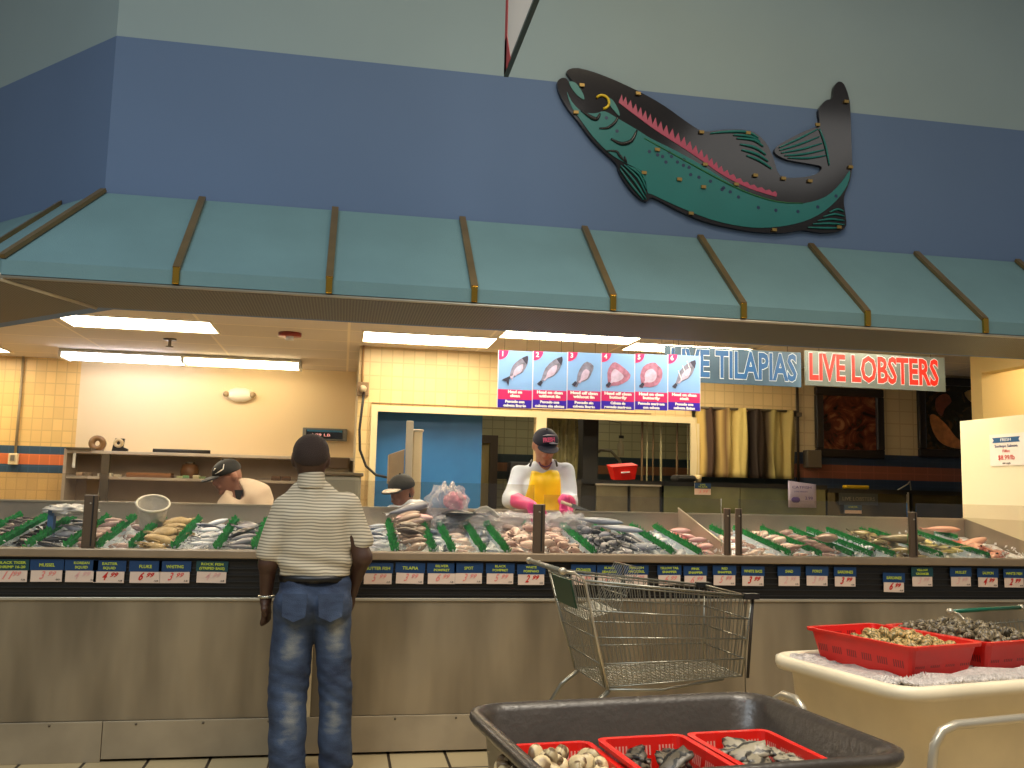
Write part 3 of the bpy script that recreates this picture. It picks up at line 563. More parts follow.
# inner room, seen through the openings
t = thing('door_casing', 'dark wooden doorway casing in the inner room behind the worker', 'doorway', (1.52, 11.44, 0))
dw = MB(); dw.box(-.38, -.28, -.06, .15, 0, 2.0); dw.box(.28, .38, -.06, .15, 0, 2.0); dw.box(-.38, .38, -.06, .15, 2.0, 2.1); dw.build('casing', mat('dark_wood', (.22, .17, .11), .6), t)
bx('door_leaf', mat('door_yellowish', (.58, .52, .33), .6), -.28, .28, 0, .08, 0, 2.0, t)
t = tag(bx('towel_dispenser', mat('dispenser_grey', (.28, .29, .31), .5), 2.06, 2.36, 11.35, 11.6, 1.5, 1.78, None, .02), 'dark grey towel dispenser on the inner room wall beside the doorway', 'dispenser')
bx('lower_tray', BLACK, 2.10, 2.32, 11.33, 11.37, 1.44, 1.52, t)
ps = MB(); n = 26
ps.loft([[Vector((1.93+i*.46/n, 9.25+.03*math.sin(i*1.3)+.02*math.sin(i*.5+z*9), z)) for i in range(n+1)] for z in np.linspace(1.1, 2.75, 22)], closed=False)
o = tag(ps.build('plastic_strip_curtain', film('murky_plastic', (.50, .47, .30), .75)), 'murky clear plastic sheet hanging in the opening behind the yellow apron worker', 'plastic sheet')
o.modifiers.new('s', 'SOLIDIFY').thickness = .003
tag(bx('dark_cabinet', mat('cabinet_dark', (.10, .09, .07), .6), 2.45, 2.62, 9.3, 9.7, 0, 2.3, None, .01), 'tall dark cabinet side standing in the service opening', 'cabinet')
bt = thing('spray_bottle', 'white spray bottle hanging by the dark cabinet', 'bottle', (2.86, 9.3, 1.80)); MB().lathe([(.0, 0), (.035, 0), (.038, .12), (.012, .17), (.012, .19), (0, .19)], n=12).build('bottle_body', mat('bottle_white', (.60, .57, .45), .5), bt); MB().box(-.02, .03, -.01, .01, .19, .22).build('trigger', BLACK, bt)
hk = MB().tube([(2.86, 9.3, 2.0), (2.86, 9.3, 2.15), (2.62, 9.4, 2.2)], .006, 5).build('bottle_hook', STEEL_D, bt); hk.location = (-2.86, -9.3, -1.80)
hs = tag(MB().tube([(2.60, 9.5, 1.80), (2.70, 9.5, 1.87), (2.80, 9.45, 1.86), (2.88, 9.4, 1.76), (2.92, 9.4, 1.6), (2.94, 9.4, .0)], .016, 8).build('drain_hose', mat('hose_grey', (.42, .38, .28), .5)), 'curved grey hose rising behind the red basket', 'hose')
PIPE = mat('pipe_brown', (.36, .27, .15), .5); PIP2 = mat('pipe_grey', (.55, .52, .38), .5)
for i, px_ in enumerate((642, 647, 653, 661, 677, 688)):
    P = at(px_, 450, 8.95); tag(MB().cyl((P.x, 8.95, 0), .012 if i in (0, 3, 4) else .007, 2.75, 8).build('water_pipe', PIP2 if i % 2 else PIPE), 'thin vertical water pipe in the opening above the green tank', 'pipe', 'vertical pipes above the green tank')
# red hand basket
rb = thing('red_basket', 'small red plastic basket lying tilted on the back tank ledge', 'basket', (2.60, 8.38, 1.55)); rb.rotation_euler = (R(8), R(-6), 0); rb.scale = (.84, .84, .84)
b_ = MB(); b_.loft([[Vector(p) for p in ((-.115, -.08, 0), (.115, -.08, 0), (.115, .08, 0), (-.115, .08, 0))], [Vector(p) for p in ((-.145, -.11, .15), (.145, -.11, .15), (.145, .11, .15), (-.145, .11, .15))], [Vector(p) for p in ((-.15, -.115, .16), (.15, -.115, .16), (.15, .115, .16), (-.15, .115, .16))]], 0, False); b_.build('basket_body', RED, rb)
MB().box(-.05, .05, -.115, -.103, .085, .095).build('molded_slot', WHITE, rb)
# tanks and steel bins under the opening
def tank(name, lab, cat, x0, x1, m_, z0=1.0, z1=1.515, y0=8.0, y1=8.7, top=BLACK, grp='tanks along the back wall'):
    t = thing(name, lab, cat, ((x0+x1)/2, y0, 0), group=grp); a = (x1-x0)/2
    MB().box(-a, a, .01, y1-y0, z0-.9 if 0 else .1, z1-.02).build('tank_body', m_, t)
    MB().box(-a-.005, a+.005, -.015, y1-y0, z1-.02, z1+.02).build('top_rim', top, t)
    return t
MURK = mat('murky_green_water', (.40, .41, .26), .12, var=.22, scale=2.5, coat=.4); MURD = mat('dark_murky_water', (.24, .22, .14), .15, var=.25, scale=3, coat=.4)
BIN = mat('dull_bin_steel', (.44, .41, .32), .5, .25, var=.18, scale=5); DK = mat('black_tank_rim', (.06, .055, .05), .5)  # DK: plain black for the tank and cabinet rims
xa = lambda p: at(p, 495, 8.0).x
tb = tank('bin_cabinet', 'dull steel cabinet with dark gaps under the red basket', 'cabinet', xa(581), xa(662), mat('cabinet_black', (.13, .12, .09), .6), top=DK)
for a_, b2 in ((596, 627), (630, 659)):
    MB().box(xa(a_)-tb.location.x, xa(b2)-tb.location.x, -.02, .01, 1.15, 1.485).build('bin_front', BIN, tb, .006)
    MB().box(xa(a_)-tb.location.x-.01, xa(b2)-tb.location.x+.01, -.035, .0, 1.485, 1.50).build('bin_lip', STEEL_L, tb)
tank('fish_tank', 'greenish water tank with a price card, beneath the brown curtain', 'fish tank', xa(664), xa(740), MURK, top=DK)
tank('fish_tank', 'green-brown tank beneath the right edge of the brown curtain', 'fish tank', xa(741), xa(826), MURK, top=DK)
tk = tank('fish_tank', 'dark brown tank with a faded sign beneath the framed lobster pictures', 'fish tank', xa(828), 6.9, MURD, top=DK, z1=1.49)
for p_, lb in ((907, 'tank divider'), (911, '')): MB().box(xa(p_)-tk.location.x-.008, xa(p_)-tk.location.x+.008, -.02, .0, 1.3, 1.49).build('tank_post', STEEL_L if lb else DK, tk)
MB().box(xa(664)-.0, xa(826), 7.985, 7.992, 1.405, 1.412).build('water_line', mat('pale_line', (.60, .60, .42), .4), None) if 0 else None
tag(bx('ledge_cloth', mat('dark_cloth', (.10, .09, .07), .9), 3.05, 3.25, 8.15, 8.35, 1.535, 1.60, None, .03), 'dark lump of cloth on the ledge between basket and curtain', 'cloth')
cup = tag(MB().lathe([(.0, 0), (.025, 0), (.035, .07), (.03, .07), (.0, .01)], (3.28, 8.2, 1.536), 12).build('cup', mat('pale_cup', (.8, .7, .5), .5)), 'small pale cup beside the dark cloth on the ledge', 'cup')
# cards on the tanks
pc = thing('tank_price_card', 'small blue and white price card on the green tank', 'price card', (3.232, 7.975, 1.421)); MB().box(-.078, .078, 0, .004, 0, .105).build('card', TW, pc); MB().box(-.078, .078, -.002, 0, .055, .105).build('header', TB, pc)
text('lettering', 'LIVE', .014, YEL, pc, (0, -.003, .09), wide=.05); text('lettering', 'TILAPIA', .013, YEL, pc, (0, -.003, .07), wide=.09); text('price', '5.99', .032, RF, pc, (0, -.002, .028), shear=.4, wide=.09)
pc = thing('paper_flyer', 'curled pale violet paper flyer with a fish drawing taped on the tank', 'flyer', (4.20, 7.965, 1.325)); s_ = MB()
s_.loft([[Vector((x, -.012*math.sin((x+.14)*9)-.004, z*(1-.12*((x+.14)/.28)))) for x in np.linspace(-.138, .138, 9)] for z in (0, .12, .245)], closed=False); o = s_.build('sheet', mat('violet_paper', (.66, .62, .70), .6), pc); o.modifiers.new('s', 'SOLIDIFY').thickness = .002
text('lettering', 'CATFISH', .024, mat('violet_ink', (.34, .27, .50), .5), pc, (-.01, -.022, .185), wide=.19); text('lettering', 'LIVE FRESH', .013, mat('violet_ink', 0), pc, (-.02, -.022, .145), wide=.13)
MB().ball((-.07, -.018, .07), (.045, .004, .03), 6).build('fish_drawing', mat('violet_ink', 0), pc); text('price', '3.99', .03, mat('violet_ink', 0), pc, (.06, -.020, .085), wide=.075)
pc = thing('lobster_sign', 'dark faded sign with pale lettering on the brown tank', 'sign', (4.78, 7.975, 1.36)); MB().box(-.20, .20, 0, .004, 0, .11).build('board', mat('faded_sign', (.20, .22, .22), .5), pc); text('lettering', 'LIVE LOBSTERS', .034, mat('faded_ink', (.46, .44, .38), .5), pc, (0, -.002, .055), wide=.33)
pc = thing('tank_price_card', 'blue card with yellow words beneath the faded lobster sign', 'price card', (4.72, 7.972, 1.31)); MB().box(-.09, .09, 0, .003, -.03, .05).build('card', mat('pale_blue_card', (.22, .33, .42), .5), pc); text('lettering', 'LOBSTER', .015, YEL, pc, (0, -.002, .03), wide=.09); MB().box(-.085, .085, -.002, 0, -.03, .0).build('white_strip', TW, pc)
yb = tag(bx('yellow_sponge', mat('yellow_bar', (.80, .66, .05), .5), 4.70, 4.94, 8.05, 8.12, 1.512, 1.545, None, .008), 'yellow bar lying on top of the dark brown tank', 'bar')
nt = thing('bent_rod', 'bent white metal rod standing on the brown tank', 'rod', (5.40, 8.1, 1.512)); MB().tube([(-.13, 0, 0), (-.02, 0, .06), (0, 0, .09), (.01, 0, .0)], .006, 6).build('rod', mat('rod_white', (.6, .58, .5), .4), nt)
# curtain
cu = thing('curtain', 'pleated olive and brown curtain hanging in the wide opening', 'curtain', (4.0, YR-.05, 1.6)); n = 120
dp = lambda u: .045*math.sin(u*38)+.022*math.sin(u*71+1)
cur = MB(); cur.loft([[Vector((-.53+1.05*i/n+.01*math.sin(z*7+i*.3), dp(i/n)*(.7+.3*math.sin(z*4+i*.1)), z)) for i in range(n+1)] for z in np.linspace(0, .70, 14)], closed=False)
CM = mat('curtain_cloth', (.70, .60, .35), .8); N, L, b = nodes(CM); tcn = N.new('ShaderNodeTexCoord'); sx_ = N.new('ShaderNodeSeparateXYZ'); L.new(tcn.outputs['Object'], sx_.inputs[0])
nz = N.new('ShaderNodeTexNoise'); nz.inputs['Scale'].default_value = 2; L.new(tcn.outputs['Object'], nz.inputs['Vector']); ad = N.new('ShaderNodeMath'); ad.operation = 'MULTIPLY_ADD'; ad.inputs[1].default_value = .04; L.new(nz.outputs['Fac'], ad.inputs[0]); L.new(sx_.outputs['X'], ad.inputs[2])
mr = N.new('ShaderNodeMapRange'); mr.inputs['From Min'].default_value = -.53; mr.inputs['From Max'].default_value = .56; L.new(ad.outputs[0], mr.inputs[0])
rp = N.new('ShaderNodeValToRGB'); cr = rp.color_ramp; cr.elements[0].position = 0; cr.elements[0].color = (*lin((.78, .66, .36)), 1); cr.elements[1].position = 1; cr.elements[1].color = (*lin((.62, .54, .30)), 1)
for p_, c_ in ((.08, (.76, .64, .35)), (.11, (.22, .14, .08)), (.20, (.30, .20, .11)), (.24, (.74, .62, .36)), (.29, (.42, .30, .16)), (.34, (.80, .70, .42)), (.49, (.78, .70, .40)), (.53, (.14, .09, .05)), (.66, (.20, .14, .08)), (.72, (.28, .21, .11)), (.76, (.62, .56, .32)), (.85, (.66, .58, .34))):
    e_ = cr.elements.new(p_); e_.color = (*lin(c_), 1)
L.new(mr.outputs[0], rp.inputs[0]); L.new(rp.outputs[0], b.inputs['Base Color'])
o = cur.build('cloth', CM, cu); o.modifiers.new('s', 'SOLIDIFY').thickness = .004
MB().tube([(-.56, 0, .69), (.56, 0, .69)], .012, 6).build('curtain_rod', STEEL_D, cu); MB().box(-.02, .04, -.02, .05, .64, .68).build('rod_hook', STEEL_D, cu).location = (.55, 0, 0)
# framed pictures
DW = mat('picture_frame_wood', (.11, .08, .06), .4)
def picture(xa, xb, z0, z1, lab, cols, kind):
    t = thing('framed_picture', lab, 'picture', ((xa+xb)/2, YR, z0), group='framed pictures on the tiled wall'); a = (xb-xa)/2; h_ = z1-z0; q = .085
    f = MB(); f.box(-a, a, -.05, 0, 0, q); f.box(-a, a, -.05, 0, h_-q, h_); f.box(-a, -a+q, -.05, 0, q, h_-q); f.box(a-q, a, -.05, 0, q, h_-q); f.build('frame', DW, t, .012)
    m = mat('print_'+kind, cols[0], .25); N, L, b = nodes(m); tc = N.new('ShaderNodeTexCoord'); n1 = N.new('ShaderNodeTexNoise'); n1.inputs['Scale'].default_value = 4.5; n1.inputs['Detail'].default_value = 6; n1.inputs['Distortion'].default_value = 2.2; L.new(tc.outputs['Object'], n1.inputs['Vector'])
    rp = N.new('ShaderNodeValToRGB'); rp.color_ramp.elements[0].position = .36; rp.color_ramp.elements[0].color = (*lin(cols[0]), 1); rp.color_ramp.elements[1].position = .68; rp.color_ramp.elements[1].color = (*lin(cols[2]), 1); e_ = rp.color_ramp.elements.new(.52); e_.color = (*lin(cols[1]), 1)
    L.new(n1.outputs['Fac'], rp.inputs[0]); L.new(rp.outputs[0], b.inputs['Base Color'])
    MB().box(-a+q, a-q, -.02, 0, q, h_-q).build('print', m, t)
    return t, a, h_
z_ = lambda px_, py_: at(px_, py_, YR-.04)
picture(4.76, 5.53, 1.835, 2.56, 'dark framed picture of reddish brown shellfish beneath the word LOBSTERS', [(.12, .06, .04), (.34, .15, .09), (.52, .34, .22)], 'red')
t, a, h_ = picture(5.93, 6.85, 1.87, 2.72, 'dark framed picture with an orange lobster claw beside the partition', [(.06, .06, .045), (.12, .12, .08), (.34, .24, .14)], 'dark')
def claw(pts, name, m_):
    bm_ = MB().prism([(x, z) for x, z in smooth(pts, 3)], -.026, -.02, axis='y'); return bm_.build(name, m_, t)
claw([(-.32, .42), (-.26, .45), (-.12, .34), (-.02, .22), (.10, .14), (.06, .10), (-.08, .11), (-.20, .16), (-.28, .26)], 'printed_claw', mat('claw_orange', (.66, .42, .22), .4, var=.3, scale=14))
claw([(-.24, .62), (-.12, .68), (-.06, .60), (-.14, .52), (-.18, .44), (-.24, .50)], 'printed_claw', mat('claw_red', (.42, .20, .12), .4, var=.3, scale=14))
claw([(.10, .70), (.26, .74), (.28, .62), (.18, .60)], 'printed_claw', mat('claw_pale', (.62, .50, .30), .4, var=.2, scale=14))
# conduits, cable and boxes
def conduit(name, lab, pts, r_, m_, cat='conduit'): return tag(MB().tube(pts, r_, 8).build(name, m_), lab, cat)
P = at(25, 363, YB-.02); conduit('conduit', 'grey conduit running down the left tiled wall to a switch box', [(P.x-.02, YB-.02, 2.75), (P.x-.02, YB-.02, 1.69)], .014, mat('conduit_grey', (.62, .55, .42), .5))
sb = thing('switch_box', 'pale electric switch box on the striped tile band', 'switch box', (P.x-.03, YB, 1.57)); MB().rbox(-.05, .05, -.06, 0, 0, .12, .02).build('box', mat('box_cream', (.88, .80, .62), .5), sb, .008); MB().box(-.02, .02, -.07, -.06, .04, .10).build('switch', STEEL, sb)
P = at(363.5, 350, YR-.02); conduit('conduit', 'conduit down the cream wall corner to a socket box', [(P.x, YR-.02, 2.75), (P.x, YR-.02, 2.38)], .012, mat('conduit_tan', (.62, .48, .30), .5))
sk = thing('socket_box', 'brown socket box with a round plug on the cream wall', 'socket box', (P.x+.01, YR, 2.27)); MB().box(-.055, .055, -.05, 0, 0, .13).build('box', mat('socket_brown', (.48, .38, .26), .5), sk, .006)
o = MB().lathe([(0, .05), (.028, .05), (.036, 0)], n=14, M=Matrix.Rotation(PI/2, 4, 'X') @ Matrix.Translation((0, .065, .045))); o.build('plug', mat('plug_beige', (.7, .62, .5), .5), sk)
cp = [at(x, y, YR-.10) for x, y in ((364, 392), (362, 408), (359.5, 430), (360, 450), (366, 466), (376, 475), (388, 477.5))]
cp[0].y = YR-.06; conduit('power_cable', 'black power cable hanging in a curve from the socket box', [tuple(p) for p in cp], .012, BLACK, 'cable')
P = at(797, 360, YR-.02); conduit('conduit', 'dark vertical conduit between the curtain and the first framed picture', [(P.x, YR-.02, 2.75), (P.x+.0, YR-.02, 1.52)], .014, mat('conduit_dark', (.20, .15, .09), .5))
tag(bx('wall_bracket', STEEL_D, P.x+.06, P.x+.22, YR-.1, YR, 1.72, 1.90, None, .01), 'dark bracket on the tile stripe under the conduit', 'bracket')
# emergency light
em = thing('emergency_light', 'white oval emergency light with two lamps on the plain wall', 'emergency light', (at(240.5, 395, YB).x, YB-.004, at(240.5, 395, YB).z))
MB().ball((0, -.03, 0), (.15, .08, .085), 8).build('housing', mat('emergency_white', (.93, .90, .84), .4), em)
for x in (-.15, .14): MB().ball((x, -.06, .0), .035, 6).build('lamp_head', mat('lamp_lens', (.6, .52, .4), .3), em)
# smoke alarm + sprinkler
P = atZ(290, 333, 2.75); P2 = atZ(170, 339, 2.75)
sa = thing('fire_alarm', 'red and white fire alarm on the dropped ceiling', 'fire alarm', (P.x, P.y, 2.75)); MB().cyl((0, 0, -.03), .10, .03, 18).build('red_base', mat('alarm_red', (.55, .16, .10), .4), sa); MB().cyl((0, 0, -.065), .035, .035, 14).build('lens', WHITE, sa)
sp = thing('sprinkler', 'small sprinkler head on the ceiling beside the lit panel', 'sprinkler', (P2.x, P2.y, 2.75)); MB().cyl((0, 0, -.01), .06, .01, 14).build('flange', STEEL_D, sp); MB().cyl((0, 0, -.07), .015, .06, 8).build('nozzle', STEEL_D, sp); MB().cyl((0, 0, -.075), .035, .006, 10).build('deflector', STEEL_D, sp)
# LED price display
P = at(325, 434.5, YB-.05); ld = thing('led_display', 'dark electronic display box with a red readout high on the plain wall', 'display', (P.x, YB-.09, P.z-.07)); MB().box(-.25, .25, 0, .086, 0, .14).build('case', mat('case_grey', (.42, .42, .40), .4), ld, .008)
MB().box(-.21, .20, -.004, 0, .02, .12).build('screen', mat('led_screen', (.07, .06, .07), .2), ld); MB().box(-.20, .19, -.006, -.004, .098, .118).build('blue_strip', mat('led_blue', (.10, .40, .55), .3), ld)
text('readout', '4.99 LB', .03, emit('led_red', (1, .05, .08), .7), ld, (-.05, -.006, .06), wide=.22)
# steel shelving along the left back wall
sh = thing('wall_shelving', 'grey steel shelving with two long shelves against the plain wall', 'shelving', (-1.35, YB-.01, 0)); a, c_ = -1.50, 1.47
SHM = mat('shelf_steel', (.76, .71, .64), .45, .3, var=.1, scale=3)
MB().box(a, c_, -.03, -.0, .9, 1.72).build('back_panel', mat('shelf_back_steel', (.64, .57, .49), .5, .25, var=.15, scale=2), sh); MB().box(a, c_, -.45, 0, 1.70, 1.735).build('upper_shelf', SHM, sh, .004); MB().box(a, c_, -.42, 0, 1.435, 1.465).build('lower_shelf', SHM, sh, .004)
MB().box(a-.03, a, -.45, 0, .9, 1.745).build('side_panel', SHM, sh); MB().box(c_, c_+.03, -.45, 0, .9, 1.76).build('side_panel', SHM, sh); MB().box(a, c_, -.6, 0, .85, .9).build('counter_top', STEEL, sh)
MB().box(a+.34, a+.42, -.44, -.38, .9, 1.70).build('shelf_upright', STEEL_D, sh); MB().box(a+.06, a+.09, -.455, -.45, 1.55, 1.70).build('white_label', WHITE, sh)
MB().box(a, a+.25, -.5, .0, 1.735, 1.76).build('corner_tray', STEEL_D, sh)
SY = YB-.30
def sx(p, z=1.73): return at(p, 450, SY).x
tr_ = thing('tape_roll', 'brown roll of packing tape standing on the upper shelf', 'tape roll', (sx(97), SY, 1.735+.08)); MB().lathe([(.03, -.03), (.085, -.03), (.085, .03), (.03, .03), (.03, -.03)], n=20, M=Matrix.Rotation(PI/2, 4, 'X')).build('roll', mat('tape_brown', (.50, .36, .20), .4), tr_)
td = thing('tape_dispenser', 'black tape gun lying beside the brown tape roll', 'tape dispenser', (sx(119), SY, 1.735)); MB().prism([(-.07, 0), (.09, 0), (.09, .03), (.04, .05), (.05, .14), (-.04, .14), (-.06, .06)], -.03, .03, axis='y').build('gun_body', BLACK, td, .004); MB().lathe([(.02, -.02), (.05, -.02), (.05, .02), (.02, .02), (.02, -.02)], n=14, M=Matrix.Translation((0, -.04, .09)) @ Matrix.Rotation(PI/2, 4, 'X')).build('tape', mat('tape_clear', (.75, .66, .5), .3), td)
ks = tag(MB().tube([(sx(154), SY-.05, 1.755), (sx(211), SY-.05, 1.755)], .022, 8).build('sharpening_rod', BLACK), 'long black rod lying along the upper shelf', 'rod')
tag(bx('cardboard_flat', mat('cardboard_tan', (.58, .40, .25), .8), sx(130), sx(174), SY-.1, SY+.1, 1.465, 1.515, None, .004), 'flat brown cardboard box on the lower shelf', 'box')
jr = thing('brown_jar', 'round brown jar on the lower shelf near the capped worker', 'jar', (sx(191), SY, 1.465)); MB().lathe([(0, 0), (.09, 0), (.10, .08), (.08, .15), (.0, .16)], n=16).build('jar_body', mat('jar_brown', (.42, .29, .19), .4), jr); MB().cyl((0, 0, .15), .05, .03, 12).build('lid', STEEL_D, jr)
for i, (p_, c_) in enumerate(((183, (.72, .74, .55)), (189, (.45, .62, .42)), (199, (.8, .76, .6)), (205, (.50, .6, .4)), (105, (.85, .82, .74)), (112, (.9, .88, .8)), (121, (.84, .8, .7)), (92, (.55, .48, .4)), (84, (.7, .6, .5)))):
    tag(bx('small_package', mat(f'package_{i}', c_, .5), sx(p_)-.03, sx(p_)+.035, SY-.12, SY-.02, 1.465, 1.49+.006*(i % 3), None, .004), ('small pale or greenish package on the lower shelf beside the brown jar' if i < 4 else 'small whitish package on the lower shelf under the tape gun'), 'package', 'packages by the brown jar' if i < 4 else 'packages under the tape gun')
for i, (p_, z) in enumerate(((278, 1.465), (288, 1.465))): tag(bx('knife_block', mat('block_brown', (.38, .27, .18), .6), sx(p_)-.05, sx(p_)+.05, SY-.1, SY, z, z+.05, None, .01), 'dark brown lump on the lower shelf beside the striped shirt man', 'block', 'brown lumps on the lower shelf')
# fryer hood / grey machine right of the customer's head
gm = thing('ice_machine', 'grey metal machine with a round lid edge behind the customer', 'machine', (-.04, 8.28, 1.09)); MB().rbox(-.22, .20, -.2, .3, -1.08, .42, .05).build('machine_body', mat('machine_grey', (.58, .58, .54), .4, .3), gm, .01); MB().rbox(-.24, .22, -.22, .3, .42, .45, .05).build('lid', STEEL_D, gm, .006)
tag(MB().rbox(-.22, .07, 9.82, 10.14, 1.60, 1.72, .03).build('roasting_pan', mat('brown_pan', (.34, .27, .2), .5), None, .01), 'brown metal pan above the grey machine behind the customer', 'pan'); tag(bx('pan_stand', STEEL_D, -.22, .06, 9.82, 10.14, 0, 1.60), 'dark stand carrying the brown pan above the grey machine', 'stand')
# band saw
bs = thing('band_saw', 'grey steel meat band saw standing before the blue sheet', 'band saw', (at(404, 470, 7.6).x, 7.6, 0)); SAW = mat('saw_steel', (.58, .50, .40), .4, .35, var=.08); sx0 = bs.location.x
MB().prism([(at(388.5, 455, 7.6).x-sx0, 1.45), (at(388.5, 455, 7.6).x-sx0, 1.685), (at(403.5, 455, 7.6).x-sx0, 1.73), (at(403.5, 455, 7.6).x-sx0, 1.45)], -.12, .1, axis='y').build('guard_plate', SAW, bs, .004)
MB().box(.0, .055, -.14, -.08, 1.40, 1.96).build('blade_guide', STEEL_L, bs, .004); MB().rbox(.05, .135, -.1, .2, 1.2, 1.885, .02).build('saw_column', mat('saw_column_cream', (.72, .66, .54), .4, .2), bs, .01)
MB().box(.05, .14, -.11, .21, 1.875, 1.895).build('column_cap', STEEL_L, bs, .004); MB().box(-.22, .14, -.2, .25, 1.10, 1.18).build('saw_table', STEEL_L, bs, .004); MB().box(-.2, .12, -.15, .2, .0, 1.10).build('saw_base', SAW, bs)
# ceiling conduit beam
# ------------------------------------------------------------------ THE FISH DISPLAY
def noise2(x, y): return math.sin(x*13.1+1.7*math.sin(y*9.3))*.5+math.sin(y*17.7+x*5.1+2)*.3+math.sin(x*41+y*37)*.2
g_ = MB(); ys = np.linspace(5.215, 6.09, 16); xs_ = np.linspace(XL+.01, XR-.01, 260)
g_.loft([[Vector((x, y, tz(y)+.024+.012*noise2(x, y)+(.036 if y < 5.27 else 0)*(1 if y > 5.216 else .6)+random.uniform(-.004, .004))) for x in xs_] for y in ys], closed=False)
o = g_.build('crushed_ice_bed', ICE); tag(o, 'bed of crushed ice filling the whole display tray', 'ice', kind='stuff'); o.modifiers.new('s', 'SOLIDIFY').thickness = .015; o.modifiers['s'].offset = -1
# dividers
DXL = [-2.16, -1.895, -1.745, -1.59, -1.40, -1.25, -1.085, -.865, -.645, -.45, .305, .52, .63, .805, .94, 1.45, 1.93, 2.10, 2.67, 2.87, 3.085, 3.215, 3.365, 3.69, 4.02]
SHORT = [1.195, 1.67, 1.80, 2.50, 3.618, 4.214]
DBOARD = mat('divider_board', (.74, .80, .86), .35)
def divider(x, y0, y1, lab):
    t = thing('grass_divider', lab, 'divider', (x, y0, tz(y0)), group='green grass dividers in the ice'); sl = R(8.3); t.rotation_euler = (sl, 0, 0); Ln = (y1-y0)/math.cos(sl)
    MB().box(-.006, .006, 0, Ln, .0, .078).build('board', DBOARD, t)
    b_ = MB()
    MBL = int(Ln/.016)
    for i in range(MBL):
        for s_ in (-1, 0, 1):
            y = i*.016+random.uniform(-.006, .006); y = min(max(y, 0), Ln); hx = s_*.009+random.uniform(-.005, .005); lx = s_*.013+random.uniform(-.008, .008); ly = random.uniform(-.01, .01); z1 = .106-abs(s_)*.016+random.uniform(-.008, .014)
            b_.add([(hx-.006, y-.005, .068), (hx+.006, y+.005, .068), (hx+lx*.6+.006, y+ly+.006, z1-.01), (hx+lx, y+ly, z1), (hx+lx*.6-.006, y+ly-.006, z1-.012)], [(0, 1, 2, 3, 4)])
        b_.add([(-.012, i*.016, .066), (.012, i*.016, .066), (.010, i*.016+.016, .098), (-.010, i*.016+.014, .098)], [(0, 1, 2, 3)])
    b_.build('plastic_grass', GREEN, t); return t
tagx = [(at(x, 572, CY).x, nm.replace('/', ' ')) for x, nm, *_ in tags]
def near(x): return min(tagx, key=lambda q: abs(q[0]-x))[1]
used_l = {}
def uniq(base, alts):
    for a in alts:
        l = base.format(a)
        if l not in used_l: used_l[l] = 1; return l
    return base.format(alts[-1])
for x in DXL: divider(x, 5.23, 6.04, uniq('long green plastic grass strip on ice {} the '+near(x)+' tag', ['above', 'just beside', 'beyond', 'past']))
for x in SHORT: divider(x, 5.80, 6.05, uniq('short visible end of green plastic grass behind the fish {} the '+near(x)+' tag', ['above', 'beside']))
# steel divider plate
sd = thing('steel_divider', 'tall steel divider plate with a bright top edge, between pink fish bins', 'divider', (2.29, 5.21, 0))
MB().prism([(0, 1.0), (0, 1.10), (.88, 1.325), (.88, 1.13)], -.003, .003, axis='x').build('plate', TRAY, sd); e = MB(); e.tube([(0, 0, 1.10), (0, .88, 1.325)], .006, 6); e.build('bright_edge', STEEL_L, sd)
# fish meshes: lying on the side; x = length (head +x), y = back/belly, z = thickness
def fmat(name, back, belly, rough=.28, var=.25):
    m = mat(name, belly, rough, spec=.6, coat=.25); N, L, b = nodes(m)
    tc = N.new('ShaderNodeTexCoord'); sx = N.new('ShaderNodeSeparateXYZ'); L.new(tc.outputs['Object'], sx.inputs[0]); n1 = N.new('ShaderNodeTexNoise'); n1.inputs['Scale'].default_value = 30; L.new(tc.outputs['Object'], n1.inputs['Vector'])
    mr = N.new('ShaderNodeMapRange'); mr.inputs['From Min'].default_value = -.03; mr.inputs['From Max'].default_value = .035; L.new(sx.outputs['Y'], mr.inputs[0])
    ad = N.new('ShaderNodeMath'); ad.operation = 'MULTIPLY_ADD'; ad.inputs[1].default_value = .7; L.new(n1.outputs['Fac'], ad.inputs[0]); sb = N.new('ShaderNodeMath'); sb.operation = 'SUBTRACT'; sb.inputs[1].default_value = .35; L.new(mr.outputs[0], sb.inputs[0]); L.new(sb.outputs[0], ad.inputs[2])
    rp = N.new('ShaderNodeValToRGB'); rp.color_ramp.elements[0].color = (*lin(belly), 1); rp.color_ramp.elements[1].color = (*lin(back), 1); rp.color_ramp.elements[0].position = .25; rp.color_ramp.elements[1].position = .75; L.new(ad.outputs[0], rp.inputs[0])
    oi = N.new('ShaderNodeObjectInfo'); m2 = N.new('ShaderNodeMapRange'); m2.inputs['To Min'].default_value = .78; m2.inputs['To Max'].default_value = 1.22; L.new(oi.outputs['Random'], m2.inputs['Value']); hs = N.new('ShaderNodeHueSaturation'); L.new(rp.outputs[0], hs.inputs['Color']); L.new(m2.outputs[0], hs.inputs['Value']); L.new(hs.outputs[0], b.inputs['Base Color'])
    return m
EYE = mat('fish_eye', (.08, .07, .06), .15)
